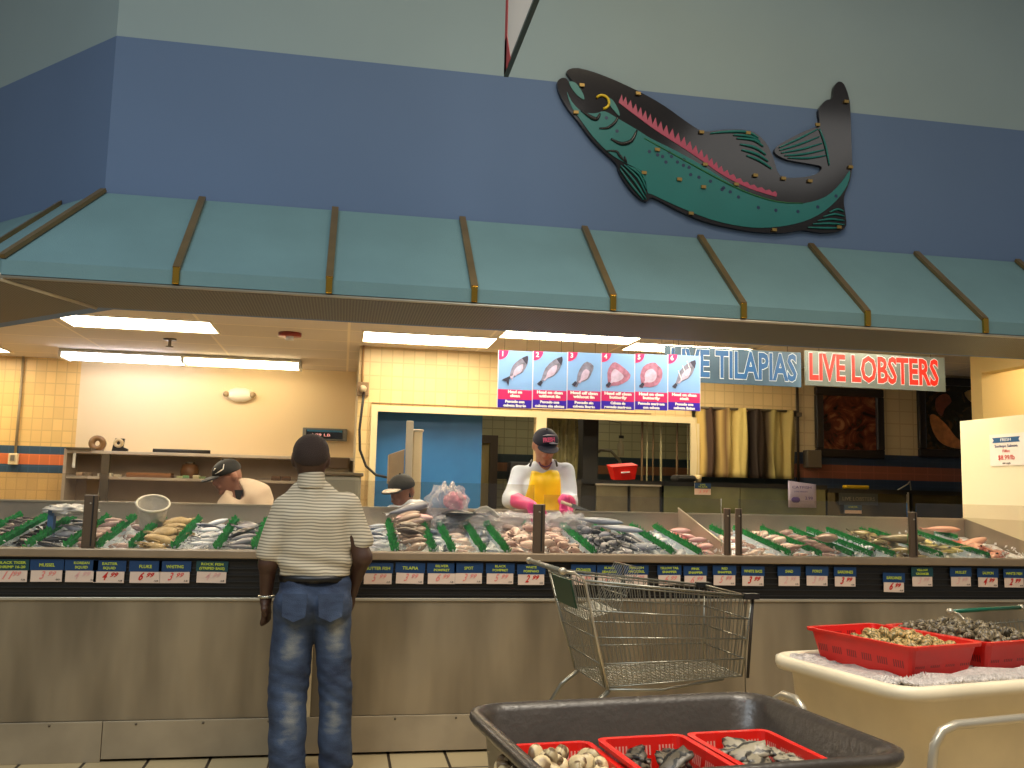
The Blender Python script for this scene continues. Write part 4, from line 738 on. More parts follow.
def fish_obj(name, L_, H_, W_, m, eye=True, parts=False):
    prof = [(-.40, .16, .2), (-.30, .24, .35), (-.15, .62, .7), (.0, .92, .95), (.15, 1.0, 1.0), (.28, .85, .9), (.38, .62, .7), (.46, .34, .42), (.50, .10, .15)]
    b = MB(); rings = []
    for u, hh, ww in prof: rings.append([Vector((u*L_, H_/2*hh*math.cos(2*PI*k/10)-(.04*H_ if u > .4 else 0), W_/2*ww*math.sin(2*PI*k/10))) for k in range(10)])
    b.loft(rings, 0)
    t = .003
    fin = [(-.38*L_, .08*H_), (-.50*L_, .46*H_), (-.455*L_, 0), (-.50*L_, -.46*H_), (-.38*L_, -.08*H_)]
    if not parts: b.prism(fin, -t, t)
    df = [(.18*L_, .44*H_), (.0, .62*H_), (-.18*L_, .46*H_), (-.22*L_, .28*H_), (.0, .40*H_)]
    if not parts: b.prism(df[::-1], -t, t)
    if eye:
        for s_ in (-1, 1): b.ball((.40*L_, .10*H_, s_*W_*.27), .055*H_+.002, 4, 1)
    o = b.build(name, [m, EYE])
    if parts:
        MB().prism(fin, -t, t).build('tail_fin', m, o); MB().prism(df[::-1], -t, t).build('dorsal_fin', m, o); MB().prism([(.22*L_, -.05*H_), (.08*L_, -.02*H_), (.05*L_, -.22*H_), (.12*L_, -.2*H_)], W_*.42, W_*.48).build('side_fin', m, o)
    return o
def shrimp_obj(name, m):
    b = MB(); pts = [Vector((.055*math.cos(R(a)), .055*math.sin(R(a)), 0)) for a in range(-40, 200, 24)]; b.tube(pts, [.012*(1-.07*i) for i in range(len(pts))], 7); b.prism([(-.052, -.010), (-.07, -.03), (-.045, -.035)], -.002, .002); return b.build(name, m)
def squid_obj(name, m):
    b = MB(); b.lathe([(.0, -.11), (.018, -.09), (.032, -.04), (.034, .03), (.022, .07), (.016, .08), (.02, .10), (0, .11)], n=12, M=Matrix.Rotation(PI/2, 4, 'Y')); b.prism([(-.11, 0), (-.05, .055), (-.02, .02), (-.02, -.02), (-.05, -.055)], -.003, .003)
    for k in range(6): b.tube([(.10, .012*math.cos(k), .012*math.sin(k)), (.14, .02*math.cos(k), .015*math.sin(k)), (.18, .03*math.cos(k*1.3), .008*math.sin(k))], [.006, .005, .002], 5)
    return b.build(name, m)
def mussel_obj(name, m): return MB().ball((0, 0, 0), (.040, .022, .014), 6).build(name, m)
FM = dict(brown=fmat('brown_fish_skin', (.36, .29, .25), (.66, .56, .50)), silver=fmat('silver_fish_skin', (.36, .39, .46), (.86, .88, .94)), dark=fmat('dark_fish_skin', (.17, .18, .21), (.58, .58, .63)), beige=fmat('beige_fish_skin', (.66, .52, .48), (.92, .82, .77)),
          pink=fmat('pink_fish_skin', (.80, .42, .42), (.90, .74, .74)), salmon=fmat('salmon_fish_skin', (.80, .42, .34), (.93, .70, .60)), olive=fmat('olive_fish_skin', (.30, .26, .16), (.62, .56, .38)), mackerel=fmat('mackerel_skin', (.17, .20, .27), (.60, .63, .70)), yellow=fmat('yellow_striped_skin', (.38, .38, .34), (.86, .80, .48)))
proto = {}
def P_(k, *a, **kw):
    if k not in proto:
        f = kw.pop('fn', fish_obj); proto[k] = f(*a, **kw)
        proto[k]['_new'] = 1
    return proto[k]
KIND = {
 'brown': ('brown_fish', 'plump brown fish', .24, .085, .055, 'brown'), 'silver': ('silver_fish', 'small silver fish', .22, .065, .035, 'silver'), 'dark': ('dark_fish', 'dark grey fish', .23, .08, .05, 'dark'),
 'beige': ('beige_fish', 'small beige fish', .17, .065, .045, 'beige'), 'pink': ('pink_fish', 'pink skinned fish', .26, .09, .055, 'pink'), 'salmon': ('salmon_pink_fish', 'large salmon pink fish', .46, .13, .075, 'salmon'),
 'olive': ('olive_fish', 'dull olive fish', .26, .085, .05, 'olive'), 'mackerel': ('mackerel', 'long blue silver fish', .38, .065, .045, 'mackerel'), 'bigdark': ('big_dark_fish', 'big dark grey fish', .42, .14, .085, 'dark'), 'yellow': ('striped_fish', 'long fish with a yellow side', .40, .075, .045, 'yellow'),
 'tinybeige': ('porgy', 'short rounded pinkish fish', .13, .06, .05, 'beige'), 'tinydark': ('perch', 'short rounded dark fish', .13, .06, .05, 'dark')}
SQM = mat('squid_skin', (.70, .58, .55), .3, var=.3, scale=18, rnd=.15); SHM_ = mat('shrimp_shell', (.40, .36, .35), .3, var=.3, scale=40, rnd=.2); MUM = mat('mussel_shell', (.16, .13, .12), .3, var=.4, scale=60, rnd=.3)
TAN = mat('cuttlefish_skin', (.72, .62, .44), .4, var=.25, scale=25, rnd=.15)
def get(kind):
    if kind in KIND:
        n_, d_, l_, h_, w_, mm = KIND[kind]; return P_(kind, n_, l_, h_, w_, FM[mm], parts=kind in ('salmon', 'bigdark', 'mackerel')), d_, h_, w_, l_
    if kind == 'squid': return P_(kind, 'squid', SQM, fn=squid_obj), 'pale pinkish squid', .06, .05, .24
    if kind == 'cuttle': return P_(kind, 'cuttlefish', TAN, fn=squid_obj), 'tan cuttlefish', .06, .05, .24
    if kind == 'shrimp': return P_(kind, 'shrimp', SHM_, fn=shrimp_obj), 'grey tiger shrimp', .09, .02, .11
    if kind == 'mussel': return P_(kind, 'mussel', MUM, fn=mussel_obj), 'black mussel', .04, .025, .08
# bins: x0, x1, kind(s), rows, per row, layers, heading (deg from +y), y range
bins = [(-2.16, -1.90, 'brown', 5, 2, 1, 70), (-1.88, -1.76, 'shrimp', 9, 1, 3, None), (-1.73, -1.60, 'mussel', 9, 2, 2, None), (-1.575, -1.415, 'dark', 6, 1, 2, 80), (-1.385, -1.265, 'squid', 6, 1, 2, 60), (-1.235, -1.10, 'squid', 3, 1, 1, 60),
        (-1.07, -.88, 'cuttle', 6, 1, 2, 50), (-.85, -.66, 'silver', 7, 1, 2, 60), (-.63, -.465, 'dark', 7, 1, 2, 60), (-.43, -.2, 'silver', 4, 1, 1, 60), (.15, .29, 'silver', 7, 1, 2, 70), (.32, .505, 'brown', 6, 1, 3, 85),
        (.535, .615, 'silver', 4, 1, 1, 10), (.645, .79, 'beige', 6, 1, 1, 75), (.82, .925, 'silver', 3, 1, 1, 10), (.96, 1.43, 'tinybeige', 7, 4, 2, None), (1.47, 1.72, 'tinydark', 7, 3, 2, None), (1.68, 1.90, 'mackerel', 2, 4, 1, -12),
        (1.95, 2.085, 'silver', 5, 1, 1, 15), (2.12, 2.275, 'pink', 5, 1, 2, 60), (2.31, 2.65, 'beige', 6, 3, 1, None), (2.69, 2.855, 'beige', 7, 1, 2, 60), (2.89, 3.07, 'squid', 6, 1, 2, 70), (3.10, 3.20, 'silver', 4, 1, 1, 10),
        (3.23, 3.35, 'silver', 5, 1, 1, 15), (3.38, 3.675, 'olive', 6, 2, 2, 75), (3.71, 4.005, 'yellow', 2, 4, 1, 3), (4.05, 4.45, 'salmon', 5, 1, 1, 50)]
ordn = ['first', 'second', 'third', 'fourth', 'fifth', 'sixth', 'seventh', 'eighth', 'ninth']
for bi, (x0, x1, kind, nr, nc, nl, hd) in enumerate(bins):
    pr, desc, hh, ww, ll = get(kind); tg = near((x0+x1)/2)
    for li in range(nl):
        for ri in range(nr-(1 if li else 0)):
            for ci in range(max(1, nc-(1 if li and nc > 1 else 0))):
                lone = '_new' in pr.keys()
                o = pr if lone else copy_tree(pr)
                if lone: del pr['_new']; 
                y0, y1 = 5.26, 6.0
                if kind in ('mackerel', 'yellow', 'salmon', 'bigdark'): y0, y1 = 5.42, 5.88
                y = y0+(y1-y0)*(ri+.5+li*.5)/nr+random.uniform(-.012, .012); x = x0+(x1-x0)*(ci+.5+(.5 if li and nc > 1 else 0))/nc+random.uniform(-.01, .01)
                a = R(random.uniform(0, 360)) if hd is None else R(90-hd+random.uniform(-34, 34)*(.4 if kind in ('mackerel', 'yellow') else 1)+(180 if random.random() < .3 else 0))
                if ll > (x1-x0)*.95 and hd is not None and kind not in ('mackerel', 'yellow'):      # keep the fish inside its bin
                    s_ = min(1, (x1-x0)*1.02/(abs(math.cos(a))*ll+.02)); o.scale = (max(s_, .62),)*3
                z = tz(y)+.045+li*ww*.72+ww*.25*(nl > 2)
                tilt = random.uniform(-.35, .35); o.location = (x, y, z+random.uniform(-.012, .012)); o.rotation_euler = (R(8.3)+tilt, random.uniform(-.28, .28), a); o.scale = tuple(v*random.uniform(.86, 1.12) for v in o.scale)
                rn = ordn[ri] if ri < 9 else 'last'; pos = '' if nc == 1 else f', {ordn[ci]} from left'
                lab = f"{desc}{' on top' if li == 1 else ' topmost' if li == 2 else ''}, row {rn} back{pos}, above {tg} tag"
                base = lab; q = 1
                while lab in used_l: lab = base.replace('above', ['just past', 'beyond', 'beside'][min(q-1, 2)]); q += 1; base = base if q < 4 else base+' again'
                used_l[lab] = 1; tag(o, lab, 'fish' if kind in KIND else {'squid': 'squid', 'cuttle': 'cuttlefish', 'shrimp': 'shrimp', 'mussel': 'mussel'}[kind], f'{desc} heap above the {tg} tag')
def one(kind, loc, rot, lab, sc=1):
    pr = get(kind)[0]
    if '_new' in pr.keys(): o = pr; del pr['_new']
    else: o = copy_tree(pr)
    place(o, loc, rot, sc); tag(o, lab, 'fish', 'single fish laid over the heaps'); return o
one('bigdark', (.735, 5.90, 1.25), (R(12), .1, R(125)), 'big dark grey fish lying across behind the SPOT bin near the pink bag')
one('bigdark', (.42, 6.0, 1.285), (R(12), -.25, R(10)), 'big dark fish with raised tail lying on the brown fish heap', .75)
one('pink', (.46, 5.88, 1.235), (R(12), .0, R(-10)), 'pinkish fish on the back of the brown fish heap', .9)
one('mackerel', (1.62, 5.80, 1.24), (R(8), .05, R(-38)), 'long dark fish laid slanting across the dark perch heap')
one('mackerel', (1.72, 5.62, 1.20), (R(8), .05, R(-50)), 'long silver fish slanting to the rail beside the SPANISH MACKEREL tag', .95)
one('brown', (3.0, 5.40, 1.17), (R(8), .0, R(28)), 'long brown fish lying on the pale squid above the SHAD tag', 1.1)
one('olive', (3.55, 5.45, 1.17), (R(8), 0, R(-8)), 'thick dark olive fish at the front above the SARDINES tags', 1.3)
one('silver', (2.0, 5.6, 1.13), (R(8), 0, R(60)), 'small grey fish lying alone on the ice beside the steel divider', 1)
one('salmon', (4.16, 5.9, 1.22), (R(8), 0, R(-12)), 'salmon pink fish lying along the back edge next to the partition', .6)

ch_ = MB()
for i in range(1500):
    x = random.uniform(XL+.1, XR-.05); y = 5.22+abs(random.gauss(0, .3)); y = min(y, 6.05); k = random.uniform(.006, .016); z = tz(y)+.045+random.uniform(0, .035)+(.012 if y < 5.3 else 0)
    q = [Vector((x, y, z))+Vector([random.uniform(-k, k) for _ in range(3)]) for _ in range(4)]; ch_.add(q, [(0, 1, 2), (0, 2, 3), (0, 3, 1), (1, 3, 2)])
tag(ch_.build('loose_ice_chips', ICE), 'loose ice chips scattered over the fish and the ice bed', 'ice', kind='stuff')
# bags, wrap, bucket
def crumple(name, c, r, m, k=5, amp=.22, n=20, flat=1):
    b = MB(); rings = []; ph = random.uniform(0, 6)
    for j in range(1, n):
        a = PI*j/n; ring = []
        for i in range(2*n):
            t = 2*PI*i/(2*n); s_ = 1+amp*(math.sin(k*t+3*a+ph)*.5+math.sin((k+4)*t-7*a+ph*2)*.3+math.sin(11*a+2*t)*.25)+random.uniform(-.05, .05); ring.append(Vector((c[0]+r[0]*math.sin(a)*math.cos(t)*s_, c[1]+r[1]*math.sin(a)*math.sin(t)*s_, c[2]-r[2]*math.cos(a)*s_)))
        rings.append(ring)
    return b.loft(rings).build(name, m)
CB = film('clear_bag_plastic', (.88, .88, .92), .28, .12); WB = film('white_bag_plastic', (.92, .90, .88), .85, .3)
cb = thing('plastic_bag', 'knotted clear plastic bag with pink contents on the back edge', 'plastic bag', (.68, 6.0, 1.2)); 
crumple('bag_film', (.0, 0, .10), (.13, .08, .14), CB, 6, .3).parent = cb; crumple('pink_contents', (.05, .02, .14), (.07, .05, .06), mat('pink_flesh', (.80, .42, .50), .4, var=.3, scale=30), 4).parent = cb
o = crumple('bag_film_lower', (-.02, -.08, .0), (.08, .09, .05), CB, 7, .3); o.parent = cb
wb = thing('plastic_sheet', 'crumpled clear sheet spread behind the beige fish toward the apron worker', 'plastic sheet', (1.02, 5.93, 1.22)); crumple('sheet_film', (0, 0, .0), (.27, .10, .055), CB, 8, .3, 24).parent = wb
s_ = MB(); s_.loft([[Vector((-.24+.22*i/5, -.08+.05*j, .0+.10*math.sin(i/5*PI*.9)*(1-.2*j))) for i in range(6)] for j in range(3)], closed=False); o = s_.build('white_fold', WB, wb); o.modifiers.new('s', 'SOLIDIFY').thickness = .003
bgr = thing('plastic_bag', 'rustling clear bag of fish under the hands of the apron worker', 'plastic bag', (1.42, 5.86, 1.17)); crumple('bag_film', (0, 0, .02), (.18, .12, .085), CB, 7, .35, 24).parent = bgr
lw = thing('plastic_wrap', 'white crumpled plastic wrap draped over a blue block, above the KOREAN SQUID tag', 'plastic wrap', (-1.51, 5.62, 1.2)); crumple('wrap_film', (0, .02, .05), (.13, .12, .03), WB, 6, .3).parent = lw
MB().box(-.10, -.07, -.05, .0, -.10, .05).build('blue_block', mat('blue_block', (.28, .45, .66), .5), lw)
bk = thing('ice_bucket', 'translucent white bucket standing in the ice at the back', 'bucket', (-1.11, 5.86, 1.165)); bk.rotation_euler = (R(30), R(6), 0); BM = film('bucket_plastic', (.78, .75, .70), .55, .3)
MB().lathe([(.0, 0), (.070, 0), (.088, .145), (.084, .145), (.067, .005), (.0, .005)], n=28).build('bucket_wall', BM, bk); o = MB().tube([(.092*math.cos(R(a)), .092*math.sin(R(a)), .148) for a in range(0, 360, 15)], .007, 6, closed=True).build('rim', mat('bucket_rim', (.88, .85, .78), .4), bk)
# ------------------------------------------------------------------ SHOPPING CARTS
def lerp(a, b, t): return tuple(a[i]+(b[i]-a[i])*t for i in range(3))
def make_cart(label, loc, rz, handle_m, grp=None, flap=True):
    t = thing('shopping_cart', label, 'shopping cart', loc, rz, grp)
    RTn, RTf = (.10, -.29, 1.04), (.10, .29, 1.04); RBn, RBf = (.22, -.22, .575), (.22, .22, .575)
    FTn, FTf = (.91, -.25, .965), (.91, .25, .965); FBn, FBf = (.885, -.20, .605), (.885, .20, .605)
    def grid(name, A_, B_, C_, D_, nu, vs, rw=.0025, rh=.0038):
        """A-B bottom edge, C-D top edge"""
        b = MB()
        for i in range(nu+1): b.tube([lerp(A_, B_, i/nu), lerp(C_, D_, i/nu)], rw, 4, caps=False)
        for v in vs: b.tube([lerp(A_, C_, v), lerp(B_, D_, v)], rh, 5)
        return b.build(name, CHROME, t)
    lv = (0, .22, .47, .72, .97)
    grid('basket_side', RBn, FBn, RTn, FTn, 30, lv); grid('basket_side', RBf, FBf, RTf, FTf, 30, lv)
    grid('basket_front', FBn, FBf, FTn, FTf, 13, lv); grid('rear_gate', RBn, RBf, RTn, RTf, 16, lv); grid('basket_floor', RBn, RBf, FBn, FBf, 13, [i/26 for i in range(27)], .0024, .0022)
    b = MB(); b.tube([RTn, FTn, FTf, RTf], .006, 8); b.tube([FTn, FBn], .0045, 6); b.tube([FTf, FBf], .0045, 6); b.tube([RBn, RTn], .005, 6); b.tube([RBf, RTf], .005, 6); b.build('basket_rim', CHROME, t)
    b = MB(); b.tube([(.0, -.28, 1.08), (.0, .28, 1.08)], .0115, 10); b.build('handle', handle_m, t)
    for s_ in (-1, 1):
        b = MB(); b.tube([(.0, s_*.275, 1.08), (.05, s_*.285, 1.075), (.10, s_*.29, 1.04), (.16, s_*.27, .80), (.235, s_*.225, .56)], .0055, 6); b.lathe([(0, -.010), (.016, -.010), (.016, .010), (0, .010)], n=10, M=Matrix.Translation((0, s_*.285, 1.08)) @ Matrix.Rotation(PI/2, 4, 'X'))
        b.build('handle_bracket', STEEL_L if handle_m is not CHROME else CHROME, t)
    for x, y in ((.915, -.25), (.915, .25)): MB().rbox(x-.05, x+.025, y-.02, y+.02, .955, .98, .008).build('corner_bumper', BLACK, t)
    MB().tube([(.905, -.215, .60), (.915, -.25, .96)], .007, 6).build('corner_post', mat('post_rubber', (.16, .13, .10), .6), t)
    s_ = MB()      # folding child seat
    for i in range(13): y = -.17+.34*i/12; s_.tube([(.30, y, .90), (.40, y, 1.085)], .002, 4, caps=False)
    for v in (0, .33, .66, 1): s_.tube([(.30+.10*v, -.17, .90+.185*v), (.30+.10*v, .17, .90+.185*v)], .003, 5)
    for i in range(13): y = -.17+.34*i/12; s_.tube([(.14, y, .86), (.30, y, .90)], .002, 4, caps=False)
    for v in (0, .5, 1): s_.tube([(.14+.16*v, -.19, .86+.04*v), (.14+.16*v, .19, .86+.04*v)], .003, 5)
    s_.build('child_seat', CHROME, t)
    if flap: MB().rbox(-.15, .15, -.004, .004, 0, .13, .003).build('seat_flap', mat('dark_green_plastic', (.10, .25, .17), .4), t).matrix_local = Matrix.Translation((.118, .03, .90)) @ Matrix.Rotation(R(90), 4, 'Z') @ Matrix.Rotation(R(-14), 4, 'X')
    b = MB()
    for s_ in (-1, 1):
        b.tube([(.235, s_*.225, .56), (.16, s_*.235, .50), (.10, s_*.25, .40), (.075, s_*.255, .25), (.12, s_*.25, .17), (.30, s_*.22, .16), (.82, s_*.17, .17)], .011, 8)
        b.tube([(.235, s_*.22, .565), (.50, s_*.19, .55), (.80, s_*.18, .59)], .008, 6)
    b.tube([(.30, -.22, .16), (.30, .22, .16)], .008, 6); b.tube([(.82, -.17, .17), (.82, .17, .17)], .008, 6); b.build('chassis', CHROME, t)
    for x, y in ((.12, -.25), (.12, .25), (.80, -.17), (.80, .17)):
        w_ = MB().lathe([(0, -.014), (.05, -.014), (.056, -.008), (.056, .008), (.05, .014), (0, .014)], n=16, M=Matrix.Translation((x+.02, y, .056)) @ Matrix.Rotation(PI/2, 4, 'X')).build('wheel', mat('wheel_rubber', (.13, .13, .13), .6), t)
        MB().box(x-.015, x+.03, y-.022, y+.022, .10, .165).build('fork', STEEL, w_)
    return t
make_cart('wire shopping cart with grey handle parked against the counter front', (.935, 4.20, 0), R(3), mat('handle_grey_plastic', (.44, .43, .38), .4))
make_cart('wire shopping cart with a green handle behind the cream tub', (2.90, 3.80, 0), R(-73), mat('green_handle', (.05, .34, .24), .3), flap=False).scale = (.865,)*3

# ------------------------------------------------------------------ TUBS AND BASKETS
def rr(a, b_, r, z, n=5):
    pts = []
    for cx, cy, an in ((a-r, b_-r, 0), (-a+r, b_-r, 90), (-a+r, -b_+r, 180), (a-r, -b_+r, 270)):
        for i in range(n+1): q = R(an+90*i/n); pts.append(Vector((cx+r*math.cos(q), cy+r*math.sin(q), z)))
    return pts
def tub(lab, loc, rz, a, b_, top, floor_, m, rimw=.035, rimh=.035, grp=None):
    t = thing('fish_tub', lab, 'tub', loc, rz, grp); k = MB(); ri = a-rimw; bi = b_-rimw
    k.loft([rr(ri*.86, bi*.84, .08, .22), rr(ri*.88, bi*.86, .09, .25), rr(ri-.004, bi-.004, .10, top-rimh), rr(a-.008, b_-.008, .11, top-rimh), rr(a, b_, .115, top-rimh*.6), rr(a-.003, b_-.003, .11, top-rimh*.15), rr(a-.018, b_-.018, .10, top), rr(ri+.006, bi+.006, .09, top-.003), rr(ri-.012, bi-.012, .09, top-.02), rr(ri*.93, bi*.93, .08, floor_+.02), rr(ri*.90, bi*.90, .07, floor_)])
    k.build('tub_shell', m, t)
    f = MB(); f.rbox(-a*.75, a*.75, -b_*.7, b_*.7, .12, .22, .03); f.build('trolley_base', STEEL_D, t)
    for x in (-.62, .62):
        for y in (-.55, .55): w_ = MB().lathe([(0, -.02), (.055, -.02), (.055, .02), (0, .02)], n=14, M=Matrix.Translation((x*a, y*b_, .055)) @ Matrix.Rotation(PI/2, 4, 'X')).build('caster', BLACK, t); MB().box(x*a-.02, x*a+.02, y*b_-.03, y*b_+.03, .09, .12).build('caster_fork', STEEL, w_)
    return t
GT = mat('grey_tub_plastic', (.225, .195, .165), .36, var=.18, scale=6, bump=.12, bscale=40)
WT = mat('cream_tub_plastic', (.86, .80, .68), .42, var=.09, scale=4)
gt = tub('dark grey plastic tub holding three red baskets of shellfish', (.905, 2.44, 0), R(7), .495, .375, .80, .60, GT)
wt = tub('cream plastic tub heaped with ice under two red baskets', (2.248, 3.285, 0), R(12), .49, .37, .80, .66, WT, rimw=.045, rimh=.05)
f = MB()
f.tube([(-.43, -.40, .15), (-.43, -.41, .54), (-.42, -.415, .63), (-.39, -.42, .675), (-.33, -.42, .69), (.36, -.42, .69), (.41, -.41, .60), (.41, -.40, .15)], .016, 10); f.build('tube_frame', STEEL_L, wt)
f = MB(); f.tube([(-.47, .30, .15), (-.505, .30, .56), (-.51, .28, .63), (-.51, .22, .665), (-.51, .15, .665), (-.51, .11, .64), (-.505, .10, .56), (-.47, .10, .15)], .015, 10); f.build('tube_frame', STEEL_L, wt)
wi = MB(); wi.loft([sum([[a+(b-a)*(q/4) for q in range(4)] for a, b in zip(g, g[1:]+g[:1])], []) for g in [[Vector((p.x, p.y, 0)) for p in rr(.444*k, .324*k, .09*k, 0, 8)] for k in (1, .975, .95, .92, .89, .86, .82, .78, .74, .7, .66, .6, .5, .4, .3, .02)]], caps=False)
wi.v = [(x, y, .788+.010*noise2(x*2, y*2)+(.020 if y < -.20 and abs(x) < .43 and y > -.32 else 0)+random.uniform(-.008, .008)) for x, y, z in wi.v]
o = wi.build('crushed_ice', mat('melting_ice', (.74, .70, .67), .3, var=.2, scale=30, bump=.9, bscale=80)); o.location = wt.location; o.rotation_euler = wt.rotation_euler; tag(o, 'crushed ice filling the cream tub around the red baskets', 'ice', kind='stuff'); o.modifiers.new('s', 'SOLIDIFY').thickness = .01
gi = MB(); gi.loft([[Vector((x, y, .625+.01*noise2(x*3, y*3))) for x in np.linspace(-.41, .41, 30)] for y in np.linspace(-.30, .30, 20)], closed=False)
o = gi.build('crushed_ice', ICE); o.location = gt.location; o.rotation_euler = gt.rotation_euler; tag(o, 'crushed ice at the bottom of the dark grey tub', 'ice', kind='stuff'); o.modifiers.new('s', 'SOLIDIFY').thickness = .01
SLOT = mat('slot_pale', (.85, .55, .48), .5); SLD = mat('slot_dark_red', (.42, .04, .04), .5)
def red_basket(lab, loc, rz, a, b_, h_, grp):
    t = thing('shellfish_basket', lab, 'basket', loc, rz, grp); k = MB(); w_ = .004
    k.loft([rr(a*.86, b_*.86, .02, 0, 3), rr(a*.97, b_*.97, .025, h_-.012, 3), rr(a+.008, b_+.008, .03, h_-.012, 3), rr(a+.01, b_+.01, .03, h_, 3), rr(a*.97-w_, b_*.97-w_, .022, h_, 3), rr(a*.86-w_, b_*.86-w_, .02, .006, 3)], smooth=False)
    k.build('basket_body', RED, t)
    for sgn, ax_ in ((1, 'x'), (-1, 'x'), (1, 'y'), (-1, 'y')):
        s_ = MB(); half = a if ax_ == 'x' else b_; oth = b_ if ax_ == 'x' else a; n = max(3, int(half*2/.075))
        for g in range(n):
            c_ = -half*.86+(g+.5)*2*half*.86/n
            for q in range(5):
                for rw in range(2):
                    u = c_-.020+q*.010; z0_ = h_*(.30+.30*rw); z1_ = z0_+h_*.22
                    for side in (.0, -w_-.0):
                        o0 = oth*(.86+.11*(z0_/h_))+side+(.0012 if side == 0 else -.0012); o1 = oth*(.86+.11*(z1_/h_))+side+(.0012 if side == 0 else -.0012)
                        vs = [(u, sgn*o0, z0_), (u+.005, sgn*o0, z0_), (u+.005, sgn*o1, z1_), (u, sgn*o1, z1_)]
                        if ax_ == 'y': vs = [(v[1], v[0], v[2]) for v in vs]
                        s_.add(vs, [(0, 1, 2, 3)])
        s_.build('slots', SLD if loc[2] > .7 else SLOT, t)
    return t
# shells
def clam(m):
    b = MB()
    for s_ in (1, -1):
        rings = []
        for j in range(8):
            q = j/7*PI/2; rings.append([Vector((.024*math.cos(q)*math.cos(k*PI/8)+(.005 if j > 5 else 0), .020*math.cos(q)*math.sin(k*PI/8), s_*.014*math.sin(q)**.8*(1 if j else 0))) for k in range(16)])
        b.loft(rings if s_ > 0 else [r[::-1] for r in rings])
    return b.build('clam', m)
def whelk(m, name='whelk'):
    b = MB(); pts = []; rs = []
    for i in range(26): q = i/25; an = q*2*PI*2.6; rr_ = .014*q+.001; pts.append((rr_*math.cos(an), rr_*math.sin(an), .026*(1-q))); rs.append(.002+.012*q)
    b.tube(pts, rs, 8); return b.build(name, m)
def oyster(m):
    b = MB(); rings = []
    for j in range(1, 9):
        q = PI*j/9; rings.append([Vector((.055*math.sin(q)*math.cos(t)*(1+.18*math.sin(3*t+j)), .034*math.sin(q)*math.sin(t)*(1+.2*math.sin(5*t)), -.013*math.cos(q)*(1+.4*math.sin(4*t+j*2)))) for t in [2*PI*k/14 for k in range(14)]])
    return b.loft(rings).build('oyster', m)
def shellmat(name, a_, b_, sc, det=4):
    m = mat(name, a_, .45); N, L, bb = nodes(m); tc = N.new('ShaderNodeTexCoord'); w_ = N.new('ShaderNodeTexWave'); w_.wave_type = 'RINGS'; w_.inputs['Scale'].default_value = sc; w_.inputs['Distortion'].default_value = 5; L.new(tc.outputs['Object'], w_.inputs['Vector'])
    rp = N.new('ShaderNodeValToRGB'); rp.color_ramp.elements[0].color = (*lin(a_), 1); rp.color_ramp.elements[1].color = (*lin(b_), 1); rp.color_ramp.elements[0].position = .3; rp.color_ramp.elements[1].position = .7; L.new(w_.outputs['Fac'], rp.inputs[0])
    oi = N.new('ShaderNodeObjectInfo'); m2 = N.new('ShaderNodeMapRange'); m2.inputs['To Min'].default_value = .7; m2.inputs['To Max'].default_value = 1.25; L.new(oi.outputs['Random'], m2.inputs['Value']); hs = N.new('ShaderNodeHueSaturation'); L.new(rp.outputs[0], hs.inputs['Color']); L.new(m2.outputs[0], hs.inputs['Value']); L.new(hs.outputs[0], bb.inputs['Base Color']); return m
CLM = shellmat('clam_shell', (.42, .33, .22), (.76, .67, .50), 14); OYM = shellmat('oyster_shell', (.20, .18, .15), (.50, .46, .38), 14); WHM = shellmat('whelk_shell', (.42, .38, .20), (.72, .58, .36), 40); SNM = shellmat('snail_shell', (.26, .22, .16), (.48, .42, .31), 40); OYD = shellmat('dark_oyster_shell', (.08, .07, .06), (.34, .30, .24), 16)
def fill(proto_, n, loc, rz, a, b_, z0, dome, lab, grp, cat, sc=(.85, 1.2), flat=False, layers=3, xr=(-1, 1), yr=(-1, 1)):
    spots = []; tries = 0; rad = .019*max(1, sc[0]) if not flat else .03
    for i in range(n):
        ly = i % layers; x = random.uniform(*xr)*a; y = random.uniform(*yr)*b_
        best = None
        for q in range(12):
            x = random.uniform(*xr)*a; y = random.uniform(*yr)*b_
            d = min([math.hypot(x-p[0], y-p[1]) for p in spots if p[2] == ly] or [9])
            if best is None or d > best[0]: best = (d, x, y)
        _, x, y = best; spots.append((x, y, ly))
        z = z0+dome*(1-(x/a)**2)*(1-(y/b_)**2)-.013*(layers-1-ly)
        P = Vector((loc[0]+x*math.cos(rz)-y*math.sin(rz), loc[1]+x*math.sin(rz)+y*math.cos(rz), z))
        o = proto_ if i == 0 else copy_tree(proto_)
        tl = .5 if flat else 3.1
        place(o, P, (random.uniform(-tl, tl), random.uniform(-tl, tl), random.uniform(0, 6.28)), random.uniform(*sc)); tag(o, lab, cat, grp)
c1, c2 = (2.118, 3.297), (2.487, 3.396); g15 = R(15)
red_basket('red basket of greenish tan whelks on the cream tub', (c1[0]-.012, c1[1]+.012, .785), g15, .178, .258, .118, 'red baskets on the cream tub')
red_basket('red basket heaped with grey brown snails on the cream tub', (*c2, .785), g15, .170, .24, .115, 'red baskets on the cream tub')
fill(whelk(WHM), 120, c1, g15, .135, .195, .875, .032, 'greenish tan whelk in the front red basket on the cream tub', 'whelks in the red basket', 'whelk', (.8, 1.15), yr=(-1, .45))
fill(whelk(SNM, 'snail'), 140, c2, g15, .14, .20, .895, .032, 'grey brown snail in the red basket at the picture edge on the cream tub', 'snails in the red basket', 'snail', (.9, 1.2))
g7 = R(5)
bk3 = [((.60, 2.42), 'red basket of tan clams in the dark grey tub'), ((.865, 2.39), 'middle red basket of dark oysters in the dark grey tub'), ((1.135, 2.42), 'red basket of large grey oysters in the dark grey tub, near its far corner')]
for i, (c_, lb) in enumerate(bk3): red_basket(lb, (*c_, .630-(.02 if i == 0 else 0)), g7, .122, .165, .115, 'red baskets in the grey tub')
